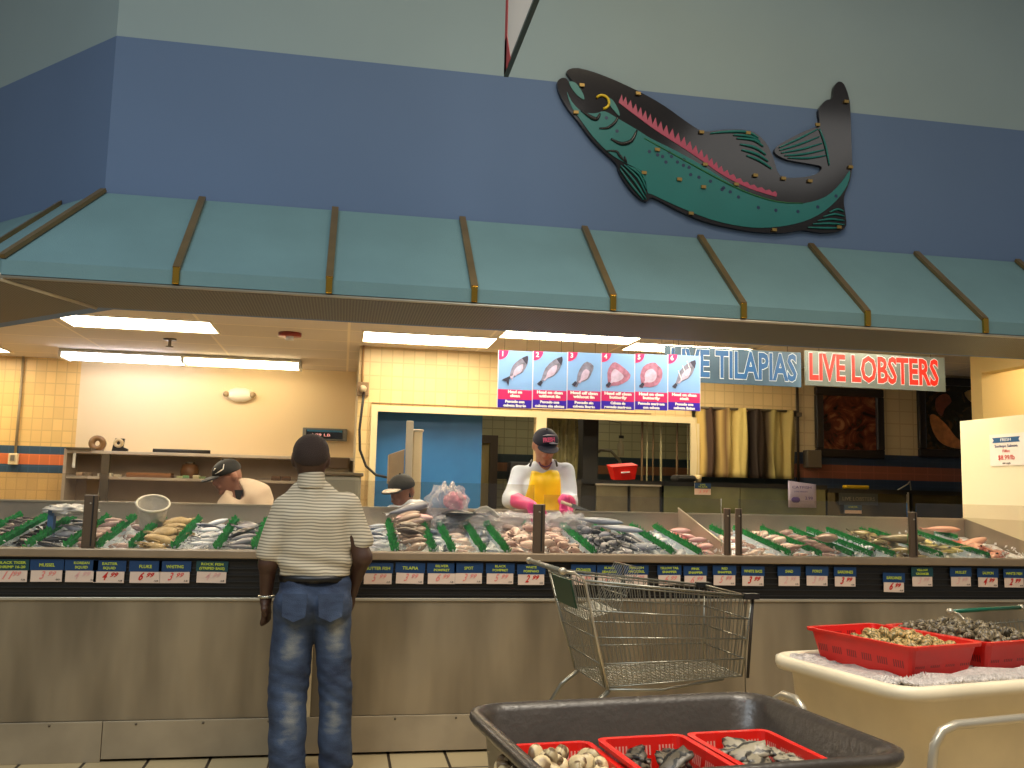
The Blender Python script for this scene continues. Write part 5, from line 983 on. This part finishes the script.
fill(clam(CLM), 46, (.57, 2.37), g7, .13, .14, .715, .03, 'tan and brown banded clam in the grey tub', 'clams in the grey tub', 'clam', (.95, 1.3))
fill(oyster(OYD), 18, (.865, 2.38), g7, .09, .13, .705, .03, 'dark rough oyster in the middle red basket', 'dark oysters', 'oyster', (.8, 1.1), True)
fill(oyster(OYM), 18, (1.13, 2.40), g7, .09, .13, .71, .035, 'large grey oyster in the red basket of the grey tub', 'grey oysters', 'oyster', (.85, 1.15), True)

# ------------------------------------------------------------------ PEOPLE
def skin(name, c): 
    m = mat(name, c, .5, var=.08, scale=12); nodes(m)[2].inputs['Subsurface Weight'].default_value = 0; return m
# --- customer seen from behind
YC = 4.70
A_ = lambda x, y, dy=0: np.array(at(x, y, YC)+Vector((0, dy, 0)))
cust = thing('person', 'man seen from behind in a striped polo shirt and faded blue jeans', 'person', (float(A_(310, 600)[0]), YC, 0))
SK = skin('dark_brown_skin', (.27, .17, .115)); c_ = A_
hd = A_(311, 456)
def hand(wrist, dirv, side, thumb, m=None, s=1.0, curl=.35):
    """palm, four fingers and a thumb as capsules; dirv = pointing direction, side = across the knuckles, thumb = sign"""
    w = np.array(wrist, 'f4'); d = np.array(Vector(dirv).normalized(), 'f4'); sd_ = np.array(Vector(side).normalized(), 'f4'); nn = np.cross(d, sd_)
    pr = [cap(w+d*.02*s+sd_*q*.018*s, w+d*.075*s+sd_*q*.024*s, .016*s, .014*s) for q in (-1, 0, 1)]
    for i, q in enumerate((-1.5, -.5, .5, 1.5)):
        ln = (.062, .074, .070, .055)[i if thumb > 0 else 3-i]*s; k = w+d*.085*s+sd_*q*.019*s; a1 = k+(d*.9+nn*curl*.5)*ln*.5; a2 = a1+(d*.6+nn*curl*1.6)*ln*.5
        pr += [cap(k, a1, .0095*s, .0088*s), cap(a1, a2, .0088*s, .0072*s)]
    b0 = w+d*.03*s-sd_*thumb*.028*s; b1 = b0+(d*.6-sd_*thumb*.7+nn*.2)*.04*s; b2 = b1+(d*.95+nn*.3)*.03*s
    return pr+[cap(b0, b1, .013*s, .011*s), cap(b1, b2, .011*s, .0085*s)]
sl, sr = A_(288, 508), A_(345, 506); el, er = A_(268.5, 563, -.02), A_(362.5, 557, -.02); wl, wr = A_(265.5, 598, .03), A_(353, 590, .08)
prims = [ell(hd+[0, .0, .012], (.086, .102, .094)), ell(hd+[0, .025, -.03], (.068, .078, .085)), ell(hd+[0, -.03, -.01], (.075, .07, .08)), cap(A_(311, 468, .0), A_(312, 497, -.01), .063, .070),
         ell(hd+[-.083, .005, -.02], (.012, .020, .034)), ell(hd+[.083, .005, -.02], (.012, .020, .034)), ell(hd+[0, .10, -.03], (.014, .022, .022)), ell(hd+[0, .085, -.065], (.03, .018, .012)),
         cap(sl, sr, .056, .056, (1, .9, 1)), cap(A_(312, 520), A_(313, 600), .12, .12, (1, .75, 1)),
         cap(sl, el, .052, .046), cap(el, wl, .043, .029), cap(sr, er, .050, .046), cap(er, wr, .043, .029)]
hp = hand(wl+[0, .0, 0], (.06, .25, -1), (0.25, 1, 0), 1, curl=-.3)+hand(wr, (-.12, .45, -1), (0.25, -1, 0), 1, curl=.3)
body('body', prims+hp, SK, .0065, .022, parent=cust)
HR = mat('short_black_hair', (.13, .10, .09), .8, bump=.5, bscale=300)
body('hair', [ell(hd+[0, -.006, .017], (.090, .105, .094)), ell(hd+[0, -.036, -.01], (.076, .070, .072))], HR, .0065, .02, parent=cust, cuts=[((hd+[0, 0, .005]), (0, .55, -.8)), ], minus=[ell(hd+[-.083, .02, -.03], (.03, .05, .04)), ell(hd+[.083, .02, -.03], (.03, .05, .04))])
nodes(HR)[2].inputs['Base Color'].default_value = (*lin((.20, .14, .11)), 1)
# striped shirt
SHT = mat('striped_knit', (.74, .69, .60), .85); N, L, b = nodes(SHT)
g = N.new('ShaderNodeNewGeometry'); sxn = N.new('ShaderNodeSeparateXYZ'); L.new(g.outputs['Position'], sxn.inputs[0]); nz = N.new('ShaderNodeTexNoise'); nz.inputs['Scale'].default_value = 5; L.new(g.outputs['Position'], nz.inputs['Vector'])
ad = N.new('ShaderNodeMath'); ad.operation = 'MULTIPLY_ADD'; ad.inputs[1].default_value = .03; L.new(nz.outputs['Fac'], ad.inputs[0]); L.new(sxn.outputs['Z'], ad.inputs[2])
mu = N.new('ShaderNodeMath'); mu.operation = 'MULTIPLY'; mu.inputs[1].default_value = 2*PI/.0150; L.new(ad.outputs[0], mu.inputs[0]); si = N.new('ShaderNodeMath'); si.operation = 'SINE'; L.new(mu.outputs[0], si.inputs[0])
rp = N.new('ShaderNodeValToRGB'); rp.color_ramp.elements[0].position = .22; rp.color_ramp.elements[0].color = (*lin((.54, .50, .43)), 1); rp.color_ramp.elements[1].position = .55; rp.color_ramp.elements[1].color = (*lin((.80, .75, .65)), 1)
m2 = N.new('ShaderNodeMapRange'); m2.inputs['From Min'].default_value = -1; L.new(si.outputs[0], m2.inputs[0]); L.new(m2.outputs[0], rp.inputs[0]); L.new(rp.outputs[0], b.inputs['Base Color'])
slv_l, slv_r = A_(270.5, 551, -.01), A_(360.5, 541, -.01)
fold = addf(wav(22, 0, 16, .0035), wav(-30, 9, 24, .0025, 1.3), lambda P: .006*np.sin((P[..., 2]-1.0)*70+P[..., 0]*18)*np.exp(-((P[..., 2]-1.03)/.07)**2))
zb = float(A_(312, 575)[2])
body('shirt', [cap(A_(291, 511), A_(341, 509), .076, .076, (1, 1.05, 1)), cap(A_(303, 494), A_(321, 493), .062, .062), cap(A_(297, 501), A_(328, 500), .066, .066), cap(A_(300, 520), A_(300, 570), .116, .100, (1, 1.05, 1)), cap(A_(328, 520), A_(331, 570), .110, .094, (1, 1.05, 1)), cap(A_(314, 520), A_(314, 582), .122, .12), cap(A_(313, 490, -.01), A_(313, 505, -.01), .066, .085),
               cap(A_(286, 509), slv_l, .070, .066), cap(A_(347, 507), slv_r, .068, .060)], SHT, .007, .022, parent=cust, disp=fold,
     cuts=[((0, 0, zb), (0, 0, -1))], minus=[cap(slv_l+(el-sl)*.42, slv_l+(el-sl)*1.0, .09, .09), cap(slv_r+(er-sr)*.45, slv_r+(er-sr)*1.1, .09, .09)])
COL = mat('shirt_collar_knit', (.58, .54, .47), .85, var=.05, scale=60)
body('shirt_collar', [cap(A_(311.5, 478, -.012), A_(311.5, 490, -.012), .066, .078)], SHT, .006, .01, parent=cust, cuts=[((0, 0, float(A_(311, 476)[2])), (0, -.2, 1)), ((0, 0, float(A_(311, 488)[2])), (0, 0, -1))])
# jeans
JN = mat('faded_denim', (.18, .24, .34), .8, bump=.25, bscale=200); N, L, b = nodes(JN); g = N.new('ShaderNodeNewGeometry'); n1 = N.new('ShaderNodeTexNoise'); n1.inputs['Scale'].default_value = 6; n1.inputs['Detail'].default_value = 6; L.new(g.outputs['Position'], n1.inputs['Vector'])
mp = N.new('ShaderNodeMapping'); mp.inputs['Scale'].default_value = (5, 5, 13); L.new(g.outputs['Position'], mp.inputs[0]); n2 = N.new('ShaderNodeTexNoise'); n2.inputs['Scale'].default_value = 2.5; n2.inputs['Detail'].default_value = 4; L.new(mp.outputs[0], n2.inputs['Vector'])
# worn patches: backs of thighs and calves
tot = None
for (px_, py_, rx, rz_) in ((292, 640, .055, .10), (337, 632, .05, .11), (290, 712, .06, .13), (335, 712, .045, .10)):
    c0 = A_(px_, py_, -.12); vm = N.new('ShaderNodeVectorMath'); vm.operation = 'SUBTRACT'; L.new(g.outputs['Position'], vm.inputs[0]); vm.inputs[1].default_value = tuple(float(v) for v in c0)
    v2 = N.new('ShaderNodeVectorMath'); v2.operation = 'MULTIPLY'; L.new(vm.outputs[0], v2.inputs[0]); v2.inputs[1].default_value = (1/rx, 3, 1/rz_); ln = N.new('ShaderNodeVectorMath'); ln.operation = 'LENGTH'; L.new(v2.outputs[0], ln.inputs[0])
    mr = N.new('ShaderNodeMapRange'); mr.inputs['From Min'].default_value = 1.5; mr.inputs['From Max'].default_value = .2; mr.inputs['To Min'].default_value = 0; mr.inputs['To Max'].default_value = .30; L.new(ln.outputs['Value'], mr.inputs[0])
    if tot is None: tot = mr.outputs[0]
    else: a_ = N.new('ShaderNodeMath'); a_.operation = 'ADD'; L.new(tot, a_.inputs[0]); L.new(mr.outputs[0], a_.inputs[1]); tot = a_.outputs[0]
a_ = N.new('ShaderNodeMath'); a_.operation = 'MULTIPLY_ADD'; a_.inputs[1].default_value = .45; L.new(n1.outputs['Fac'], a_.inputs[0]); L.new(tot, a_.inputs[2]); a2 = N.new('ShaderNodeMath'); a2.operation = 'MULTIPLY_ADD'; a2.inputs[1].default_value = .40; L.new(n2.outputs['Fac'], a2.inputs[0]); L.new(a_.outputs[0], a2.inputs[2])
rp = N.new('ShaderNodeValToRGB'); cr = rp.color_ramp; cr.elements[0].position = .28; cr.elements[0].color = (*lin((.09, .13, .22)), 1); cr.elements[1].position = .92; cr.elements[1].color = (*lin((.58, .58, .54)), 1); e_ = cr.elements.new(.56); e_.color = (*lin((.24, .30, .40)), 1)
L.new(a2.outputs[0], rp.inputs[0]); L.new(rp.outputs[0], b.inputs['Base Color'])
jf = addf(wav(19, 5, 30, .0030), lambda P: .0022*np.sin(P[..., 2]*95+P[..., 0]*32+4*np.sin(P[..., 0]*9))*np.exp(-((P[..., 2]-.45)/.13)**2), lambda P: .0035*np.sin(P[..., 2]*75+P[..., 0]*30+3*np.sin(P[..., 0]*7))*np.exp(-((P[..., 2]-.10)/.08)**2), wav(26, 8, 9, .003, 2))
fz = .10
def zat(x, y, z, dy=0): p = at(x, y, YC); return np.array([p.x, YC+dy, z])
hl_, hr_ = A_(295, 612), A_(331, 612); kl, kr = A_(288, 685, .01), A_(336, 685, .01); al, ar = zat(287, 760, .085, .0), zat(335, 760, .085, .03)
zt_ = float(A_(312, 574)[2])
body('jeans', [cap(A_(302, 588), A_(329, 588), .109, .106, (1, 1.0, 1)), ell(A_(298, 604, -.03), (.115, .115, .11)), ell(A_(331, 604, -.03), (.105, .115, .11)), cap(hl_, kl, .108, .092), cap(hr_, kr, .096, .078), cap(kl, al, .092, .090), cap(kr, ar, .078, .081)], JN, .0075, .012, parent=cust, disp=jf, cuts=[((0, 0, zt_+.012), (0, 0, 1)), ((0, 0, .03), (0, 0, -1))])
# belt, pockets, seams
bc = A_(314, 577); b_ = MB(); rr2 = [[Vector((bc[0]-cust.location.x+.168*math.cos(t), bc[1]-YC+.122*math.sin(t), bc[2]+z)) for t in [2*PI*k/28 for k in range(28)]] for z in (-.020, .016)]
b_.loft(rr2, caps=False); o = b_.build('belt', mat('black_leather', (.06, .05, .05), .4), cust); o.modifiers.new('s', 'SOLIDIFY').thickness = .006
for i, (px_, py_) in enumerate(((296, 602), (331, 602))):
    p = A_(px_, py_); pk = MB().prism([(-.06, .055), (.06, .055), (.055, -.05), (0, -.075), (-.055, -.05)], -.004, .004, axis='y').build('back_pocket', JN, cust); pk.location = (p[0]-cust.location.x, -.148, p[2]); pk.rotation_euler = (R(-4), 0, R(10 if i else -10))
wt_ = MB().tube([(wl[0]-cust.location.x+.034*math.cos(t), wl[1]-YC+.034*math.sin(t), wl[2]+.004) for t in [2*PI*k/16 for k in range(16)]], .008, 6, closed=True).build('wristwatch', mat('watch_silver', (.75, .73, .66), .25, .8), cust)
for i, (q, dx) in enumerate(((al, -1), (ar, 1))):
    k = body('shoe', [cap(q+[0, .02, -.045], q+[dx*.02, .17, -.045], .042, .040, (1, 1, .8)), cap(q+[0, -.06, -.045], q+[0, .02, -.03], .042, .05)], mat('black_shoe', (.05, .045, .045), .45), .008, .02, parent=cust, cuts=[((0, 0, .005), (0, 0, -1))])

# --- worker with yellow apron, facing the camera, head bent
YW = 6.62
B_ = lambda x, y, dy=0: np.array(at(x, y, YW+dy))
wk = thing('person', 'worker in a white coat, yellow apron, pink gloves and dark cap', 'person', (float(B_(543, 500)[0]), YW, 0))
SK2 = skin('tan_skin', (.64, .46, .37)); SK3 = skin('warm_tan_skin', (.58, .40, .32))
hw = B_(545, 444.5, -.04); K = -1
rot = Matrix.Rotation(R(28), 3, 'X').to_quaternion()    # chin towards the chest
def q_(v): return np.array(rot @ Vector(v), 'f4')
hw = np.array(hw, 'f4'); lo = lambda v: hw+q_(v)
prims = [ell(hw, (.080, .098, .108), rot), ell(lo((0, -.035, -.055)), (.058, .060, .065), rot), ell(lo((0, -.105, -.018)), (.014, .022, .026), rot), cap(lo((-.022, -.098, -.058)), lo((.022, -.098, -.058)), .011), ell(lo((0, -.085, -.10)), (.026, .022, .02), rot),
         cap(lo((-.045, -.088, .018)), lo((-.018, -.094, .016)), .008), cap(lo((.045, -.088, .018)), lo((.018, -.094, .016)), .008),
         ell(lo((-.084, .0, -.01)), (.012, .02, .034), rot), ell(lo((.084, .0, -.01)), (.012, .02, .034), rot), cap(hw+[0, .03, -.06], B_(544, 471, .03), .058, .066)]
shl, shr = B_(520, 474, .02), B_(566, 472, .02)
prims += [cap(shl, shr, .06, .06), cap(B_(543, 488), B_(543, 540), .13, .13, (1, .7, 1)), cap(B_(543, 545), B_(543, 545)+[0, .0, -.35], .14, .13, (1, .75, 1))]
for s_ in (-1, 1): prims += [cap(np.array([wk.location.x+s_*.09, YW, .95]), np.array([wk.location.x+s_*.10, YW, .5]), .085, .06), cap(np.array([wk.location.x+s_*.10, YW, .5]), np.array([wk.location.x+s_*.10, YW+.02, .10]), .06, .04)]
elw, erw = B_(512, 499, -.08), B_(569, 503, -.08); wlw, wrw = at(532, 506, 6.02), at(564, 500, 6.06); wlw, wrw = np.array(wlw), np.array(wrw)
prims += [cap(shl, elw, .052, .042), cap(elw, wlw, .04, .028), cap(shr, erw, .052, .042), cap(erw, wrw, .04, .028)]
body('body', prims, SK2, .0075, .018, parent=wk)
WC = mat('white_coat', (.82, .86, .93), .8, var=.03, scale=10); wf = addf(wav(30, 10, 22, .004), wav(-20, 0, 35, .003, 1))
body('white_coat', [cap(B_(523, 476, .02), B_(563, 474, .02), .074, .074), cap(B_(531, 492), B_(533, 540), .125, .13, (1, .9, 1)), cap(B_(555, 492), B_(555, 540), .125, .13, (1, .9, 1)), cap(B_(537, 470, .03), B_(551, 469, .03), .07, .07),
                    cap(shl, elw, .068, .064), cap(elw, elw+(wlw-elw)*.22, .064, .056), cap(shr, erw, .066, .060), cap(erw, erw+(wrw-erw)*.15, .066, .055), cap(B_(543, 540), B_(543, 540)+[0, .02, -.55], .15, .17, (1, .85, 1))],
     WC, .0085, .03, parent=wk, disp=wf, minus=[cap(hw+[0, -.06, -.10], B_(544, 473, -.12), .045, .02), cap(hw+[0, 0, -.04], hw+[0, -.02, -.12], .07, .06)])
YA = mat('yellow_apron', (.93, .77, .03), .4, var=.05, scale=8)
body('apron', [cap(B_(532, 486, -.045), B_(532, 530, -.045), .115, .125, (1, .82, 1)), cap(B_(553, 486, -.045), B_(553, 530, -.045), .115, .125, (1, .82, 1)), cap(B_(530, 520, -.05), B_(524, 560, -.05), .13, .18, (1, .8, 1)), cap(B_(553, 520, -.05), B_(553, 560, -.05), .14, .17, (1, .8, 1))], YA, .0085, .03, parent=wk, disp=wav(25, 0, 8, .003),
     cuts=[((0, YW-.02, 0), (0, 1, 0)), ((0, 0, float(B_(543, 467.5)[2])), (0, 0, 1)), ((float(B_(524.5, 490)[0]), YW, float(B_(524.5, 490)[2])), (-1, 0, .28)), ((float(B_(560.5, 490)[0]), 0, 0), (1, 0, 0.02))])
for p0, p1 in (((530, 466), (532, 460)), ((557, 466), (554.5, 460))): a0, a1 = B_(*p0, -.125), B_(*p1, -.03); s_ = MB().tube([a0-np.array(wk.location), (a0+a1)/2+[0, -.012, .012]-np.array(wk.location), a1-np.array(wk.location)], .008, 6).build('apron_strap', BLACK, wk)
MB().tube([tuple(np.array(at(x, y, YW-.10))-np.array(wk.location)) for x, y in ((539, 462), (541, 465.5), (545, 467), (549.5, 465.5), (552, 462))], .005, 6).build('undershirt_collar', mat('purple_collar', (.30, .16, .38), .7), wk)
GLV = mat('pink_rubber_glove', (.86, .22, .52), .35, var=.06, scale=12); gd = wav(60, 20, 60, .002)
h1 = hand(wlw, (.35, -.35, -.95), (-.8, .5, -.3), 1, s=1.12, curl=.5); h2 = hand(wrw, (-.1, -.5, -.75), (.85, .1, -.3), -1, s=.95, curl=.9)
body('rubber_glove', [cap(elw+(wlw-elw)*.02, wlw, .058, .038)]+h1, GLV, .006, .012, parent=wk, disp=gd)
body('rubber_glove', [cap(erw+(wrw-erw)*.0, wrw, .058, .040)]+h2, GLV, .006, .012, parent=wk, disp=gd)
def capobj(name, c, rot, m, par, brim_dir=(0, -1, 0), brimw=1.0):
    """baseball cap: crown and brim"""
    c = np.array(c, 'f4'); Q = lambda v: c+np.array(rot @ Vector(v), 'f4')
    o = body(name, [ell(Q((0, .0, .030)), (.094, .108, .088), rot)], m, .006, .01, parent=par, cuts=[(Q((0, 0, .018)), np.array(rot @ Vector((0, 0, -1)), 'f4'))])
    br = body('cap_brim', [ell(Q((0, -.115, .020)), (.078, .085, .012), rot)], m, .005, .01, parent=par, cuts=[(Q((0, -.085, .02)), np.array(rot @ Vector((0, 1, 0)), 'f4'))])
    bt_ = MB().ball(tuple(Q((0, 0, .12))-np.array(par.location)), .008, 4).build('cap_button', m, par); return o
NV = mat('navy_cap', (.03, .06, .17), .7)
capobj('cap', hw+[0, 0, .004], rot, NV, wk)
lg = wk.location; fpos = hw+q_((0, -.103, .085))-np.array(lg)
e1 = text('cap_logo', 'FRESH', .030, mat('logo_pink', (.90, .38, .55), .6), wk, tuple(fpos), rot=(PI/2+R(28)-R(38), R(-6), 0), wide=.085, ext=.002, bold=.002)
e2 = MB().prism([(-.05, 0), (-.01, .012), (.05, .008), (.0, .004)], -.003, .0, axis='y').build('cap_stripe', mat('logo_white', (.85, .85, .9), .6), wk); e2.location = fpos+q_((0, .012, .026)); e2.rotation_euler = (R(-10), 0, 0)
e2 = MB().prism([(-.02, 0), (.01, .008), (.05, -.004), (.0, -.006)], -.003, .0, axis='y').build('cap_stripe', mat('logo_white', 0), wk); e2.location = fpos+q_((.02, -.006, -.022)); e2.rotation_euler = (R(-10), 0, 0)
body('hair', [ell(hw+[0, .03, -.012], (.083, .085, .065))], mat('black_hair', (.07, .06, .06), .7), .007, .01, parent=wk, cuts=[((hw+[0, .015, 0]), (0, -1, 0))])
kn = thing('knife', 'long fish knife held in the worker gloved hand', 'knife', tuple(at(569, 505, 6.0))); kd = np.array(at(592, 511.5, 5.98))-np.array(kn.location); 
MB().tube([(-.05, .02, .02), (0, 0, 0), tuple(kd*.12)], .011, 8).build('knife_handle', mat('knife_handle', (.75, .70, .6), .5), kn)
kb = MB(); p0, p1 = kd*.10, kd*1.0; kb.add([tuple(p0+[0, 0, .018]), tuple(p1), tuple(p0+[0, 0, -.016]), tuple(p0+[.002, .003, .0])], [(0, 1, 2), (0, 3, 1), (3, 2, 1), (0, 2, 3)]); kb.build('blade', mat('blade_steel', (.8, .8, .78), .2, .9), kn)

# --- worker bending to the left, black cap, pale coat
YL = 7.0
D_ = lambda x, y, dy=0: np.array(at(x, y, YL+dy), 'f4')
w2 = thing('person', 'bending worker in a cream coat and black cap with a white swoosh line', 'person', (float(D_(244, 500)[0]), YL, 0))
h2c = D_(228, 475, 0); rot2 = (Matrix.Rotation(R(-62), 3, 'Z') @ Matrix.Rotation(R(22), 3, 'X')).to_quaternion()
def face(c, rt_, ex=()):
    c = np.array(c, 'f4'); Q = lambda v: c+np.array(rt_ @ Vector(v), 'f4')
    return [ell(c, (.080, .098, .105), rt_), ell(Q((0, -.035, -.055)), (.058, .060, .065), rt_), ell(Q((0, -.105, -.018)), (.014, .022, .026), rt_), cap(Q((-.022, -.098, -.058)), Q((.022, -.098, -.058)), .011), ell(Q((0, -.085, -.10)), (.026, .022, .02), rt_),
            cap(Q((-.045, -.088, .018)), Q((-.018, -.094, .016)), .008), cap(Q((.045, -.088, .018)), Q((.018, -.094, .016)), .008), ell(Q((-.084, .01, -.01)), (.012, .02, .034), rt_), ell(Q((.084, .01, -.01)), (.012, .02, .034), rt_)]
s1, s2 = D_(229, 506, -.10), D_(259, 499, .08); hipc = np.array([w2.location.x+.12, YL+.1, .98], 'f4')
pr = face(h2c, rot2)+[cap(h2c+[.03, .01, -.05], D_(245, 492, .02), .058, .065), cap(s1, s2, .065, .065), cap(D_(247, 500), hipc, .12, .13, (1, .8, 1)), cap(s1, s1+[-.06, -.12, -.25], .05, .042), cap(s1+[-.06, -.12, -.25], s1+[-.22, -.30, -.22], .042, .03), cap(s2, s2+[.03, -.10, -.27], .05, .042), cap(s2+[.03, -.10, -.27], s2+[-.2, -.33, -.25], .042, .03)]
pr += hand(s1+[-.22, -.30, -.22], (-.6, -.6, -.3), (.4, -.5, 0), 1)+hand(s2+[-.2, -.33, -.25], (-.6, -.6, -.3), (.4, -.5, 0), -1)
for s_ in (-.09, .10): pr += [cap(hipc+[s_, 0, -.05], hipc+[s_, 0, -.50], .085, .06), cap(hipc+[s_, 0, -.50], hipc+[s_, 0, -.90], .06, .045)]
body('body', pr, SK3, .0075, .018, parent=w2)
PC = mat('cream_coat', (.88, .80, .72), .8, var=.03, scale=10)
body('cream_coat', [cap(s1, s2, .082, .088), cap(D_(240, 499), D_(255, 495, .04), .085, .085), cap(D_(246, 487, .03), D_(257, 492, .05), .052, .062), cap(D_(246, 500, .0), hipc, .15, .16, (1, .85, 1)), cap(s1, s1+[-.06, -.12, -.25], .075, .065), cap(s2, s2+[.03, -.10, -.27], .085, .07), cap(s1+[-.06, -.12, -.25], s1+[-.16, -.23, -.23], .065, .05), cap(s2+[.03, -.10, -.27], s2+[-.13, -.26, -.25], .065, .05)], PC, .009, .05, parent=w2, disp=wf,
     minus=[cap(h2c+[0, -.02, -.02], D_(238, 494, -.12), .07, .045)])
BC = mat('black_cap', (.05, .045, .045), .7); capobj('cap', h2c+[0, 0, .0], rot2, BC, w2)
Q2 = lambda v: h2c+np.array(rot2 @ Vector(v), 'f4')-np.array(w2.location, 'f4')
MB().tube([tuple(Q2(v)) for v in ((.035, -.100, .045), (.062, -.080, .052), (.083, -.050, .065), (.085, -.035, .095))], [.002, .004, .0045, .003], 6).build('cap_line', mat('cap_white', (.9, .88, .85), .6), w2)
MB().tube([tuple(Q2(v)) for v in ((.020, -.098, .07), (.036, -.088, .082))], [.003, .005], 6).build('cap_mark', mat('cap_white', 0), w2)
MB().prism([(-.03, 0), (.03, 0), (.012, -.08), (0, -.12), (-.012, -.08)], -.02, 0, axis='y').build('dark_collar', BLACK, w2).location = D_(239, 490, -.10)-np.array(w2.location, 'f4')
body('hair', [ell(h2c+[.012, .012, -.005], (.076, .080, .070))], mat('black_hair', 0), .007, .01, parent=w2, cuts=[((h2c+[.03, 0, 0]), (-1, -.2, 0))])

# --- third worker, low behind the fish, patterned cap
YT = 6.75
E_ = lambda x, y, dy=0: np.array(at(x, y, YT+dy), 'f4')
w3 = thing('person', 'stooping worker with white patterned cap brim before the band saw', 'person', (float(E_(402, 500)[0]), YT, 0))
h3 = E_(402, 490, 0); rot3 = (Matrix.Rotation(R(-40), 3, 'Z') @ Matrix.Rotation(R(15), 3, 'X')).to_quaternion(); hip3 = np.array([w3.location.x+.08, YT+.15, .90], 'f4')
s1, s2 = E_(394, 517, -.04), E_(420, 514, .05)
pr = face(h3, rot3)+[cap(h3+[.02, .01, -.05], E_(406, 512, .02), .056, .064), cap(s1, s2, .062, .062), cap(E_(407, 524), hip3, .12, .13, (1, .8, 1)), cap(s1, s1+[-.05, -.05, -.25], .05, .042), cap(s1+[-.05, -.05, -.25], s1+[.0, -.28, -.32], .042, .03), cap(s2, s2+[.05, -.05, -.25], .05, .042), cap(s2+[.05, -.05, -.25], s2+[.0, -.28, -.32], .042, .03)]
pr += hand(s1+[.0, -.28, -.32], (.2, -.9, -.3), (1, .2, 0), 1)+hand(s2+[.0, -.28, -.32], (-.2, -.9, -.3), (1, -.2, 0), -1)
for s_ in (-.09, .10): pr += [cap(hip3+[s_, 0, -.05], hip3+[s_, -.05, -.45], .085, .06), cap(hip3+[s_, -.05, -.45], hip3+[s_, 0, -.83], .06, .045)]
body('body', pr, SK3, .0075, .018, parent=w3)
body('white_coat', [cap(s1, s2, .085, .085), cap(E_(407, 524), hip3, .145, .155, (1, .85, 1)), cap(s1, s1+[-.05, -.05, -.25], .075, .065), cap(s2, s2+[.05, -.05, -.25], .075, .065), cap(s1+[-.05, -.05, -.25], s1+[-.02, -.2, -.30], .065, .05), cap(s2+[.05, -.05, -.25], s2+[.02, -.2, -.30], .065, .05), cap(E_(412, 506, -.04), E_(419, 507, .03), .045, .055)], WC, .009, .03, parent=w3, disp=wf)
capobj('cap', h3+[0, 0, .0], rot3, BC, w3)
Q3 = lambda v: h3+np.array(rot3 @ Vector(v), 'f4')-np.array(w3.location, 'f4')
MB().ball((0, 0, 0), (.066, .072, .009), 8).build('brim_pattern', mat('brim_white', (.82, .78, .74), .7, var=.5, scale=40), w3).matrix_local = Matrix.Translation(Q3((0, -.125, .028))) @ rot3.to_matrix().to_4x4()
body('hair', [ell(h3+[.014, .012, -.01], (.078, .086, .080))], mat('black_hair', 0), .007, .01, parent=w3, cuts=[((h3+[.025, 0, 0]), (-1, -.3, 0))])
# eyes
for par, c_, rq in ((wk, hw, rot), (w2, h2c, rot2), (w3, h3, rot3)):
    for s_ in (-1, 1):
        p = np.array(c_, 'f4')+np.array(rq @ Vector((s_*.031, -.088, .004)), 'f4')-np.array(par.location, 'f4'); MB().ball(tuple(p), (.011, .009, .006), 5).build('eye', EYE, par)
# remove building blocks that were never placed
for k, o in list(proto.items()):
    if '_new' in o.keys():
        for ch in list(o.children): bpy.data.objects.remove(ch)
        bpy.data.objects.remove(o)
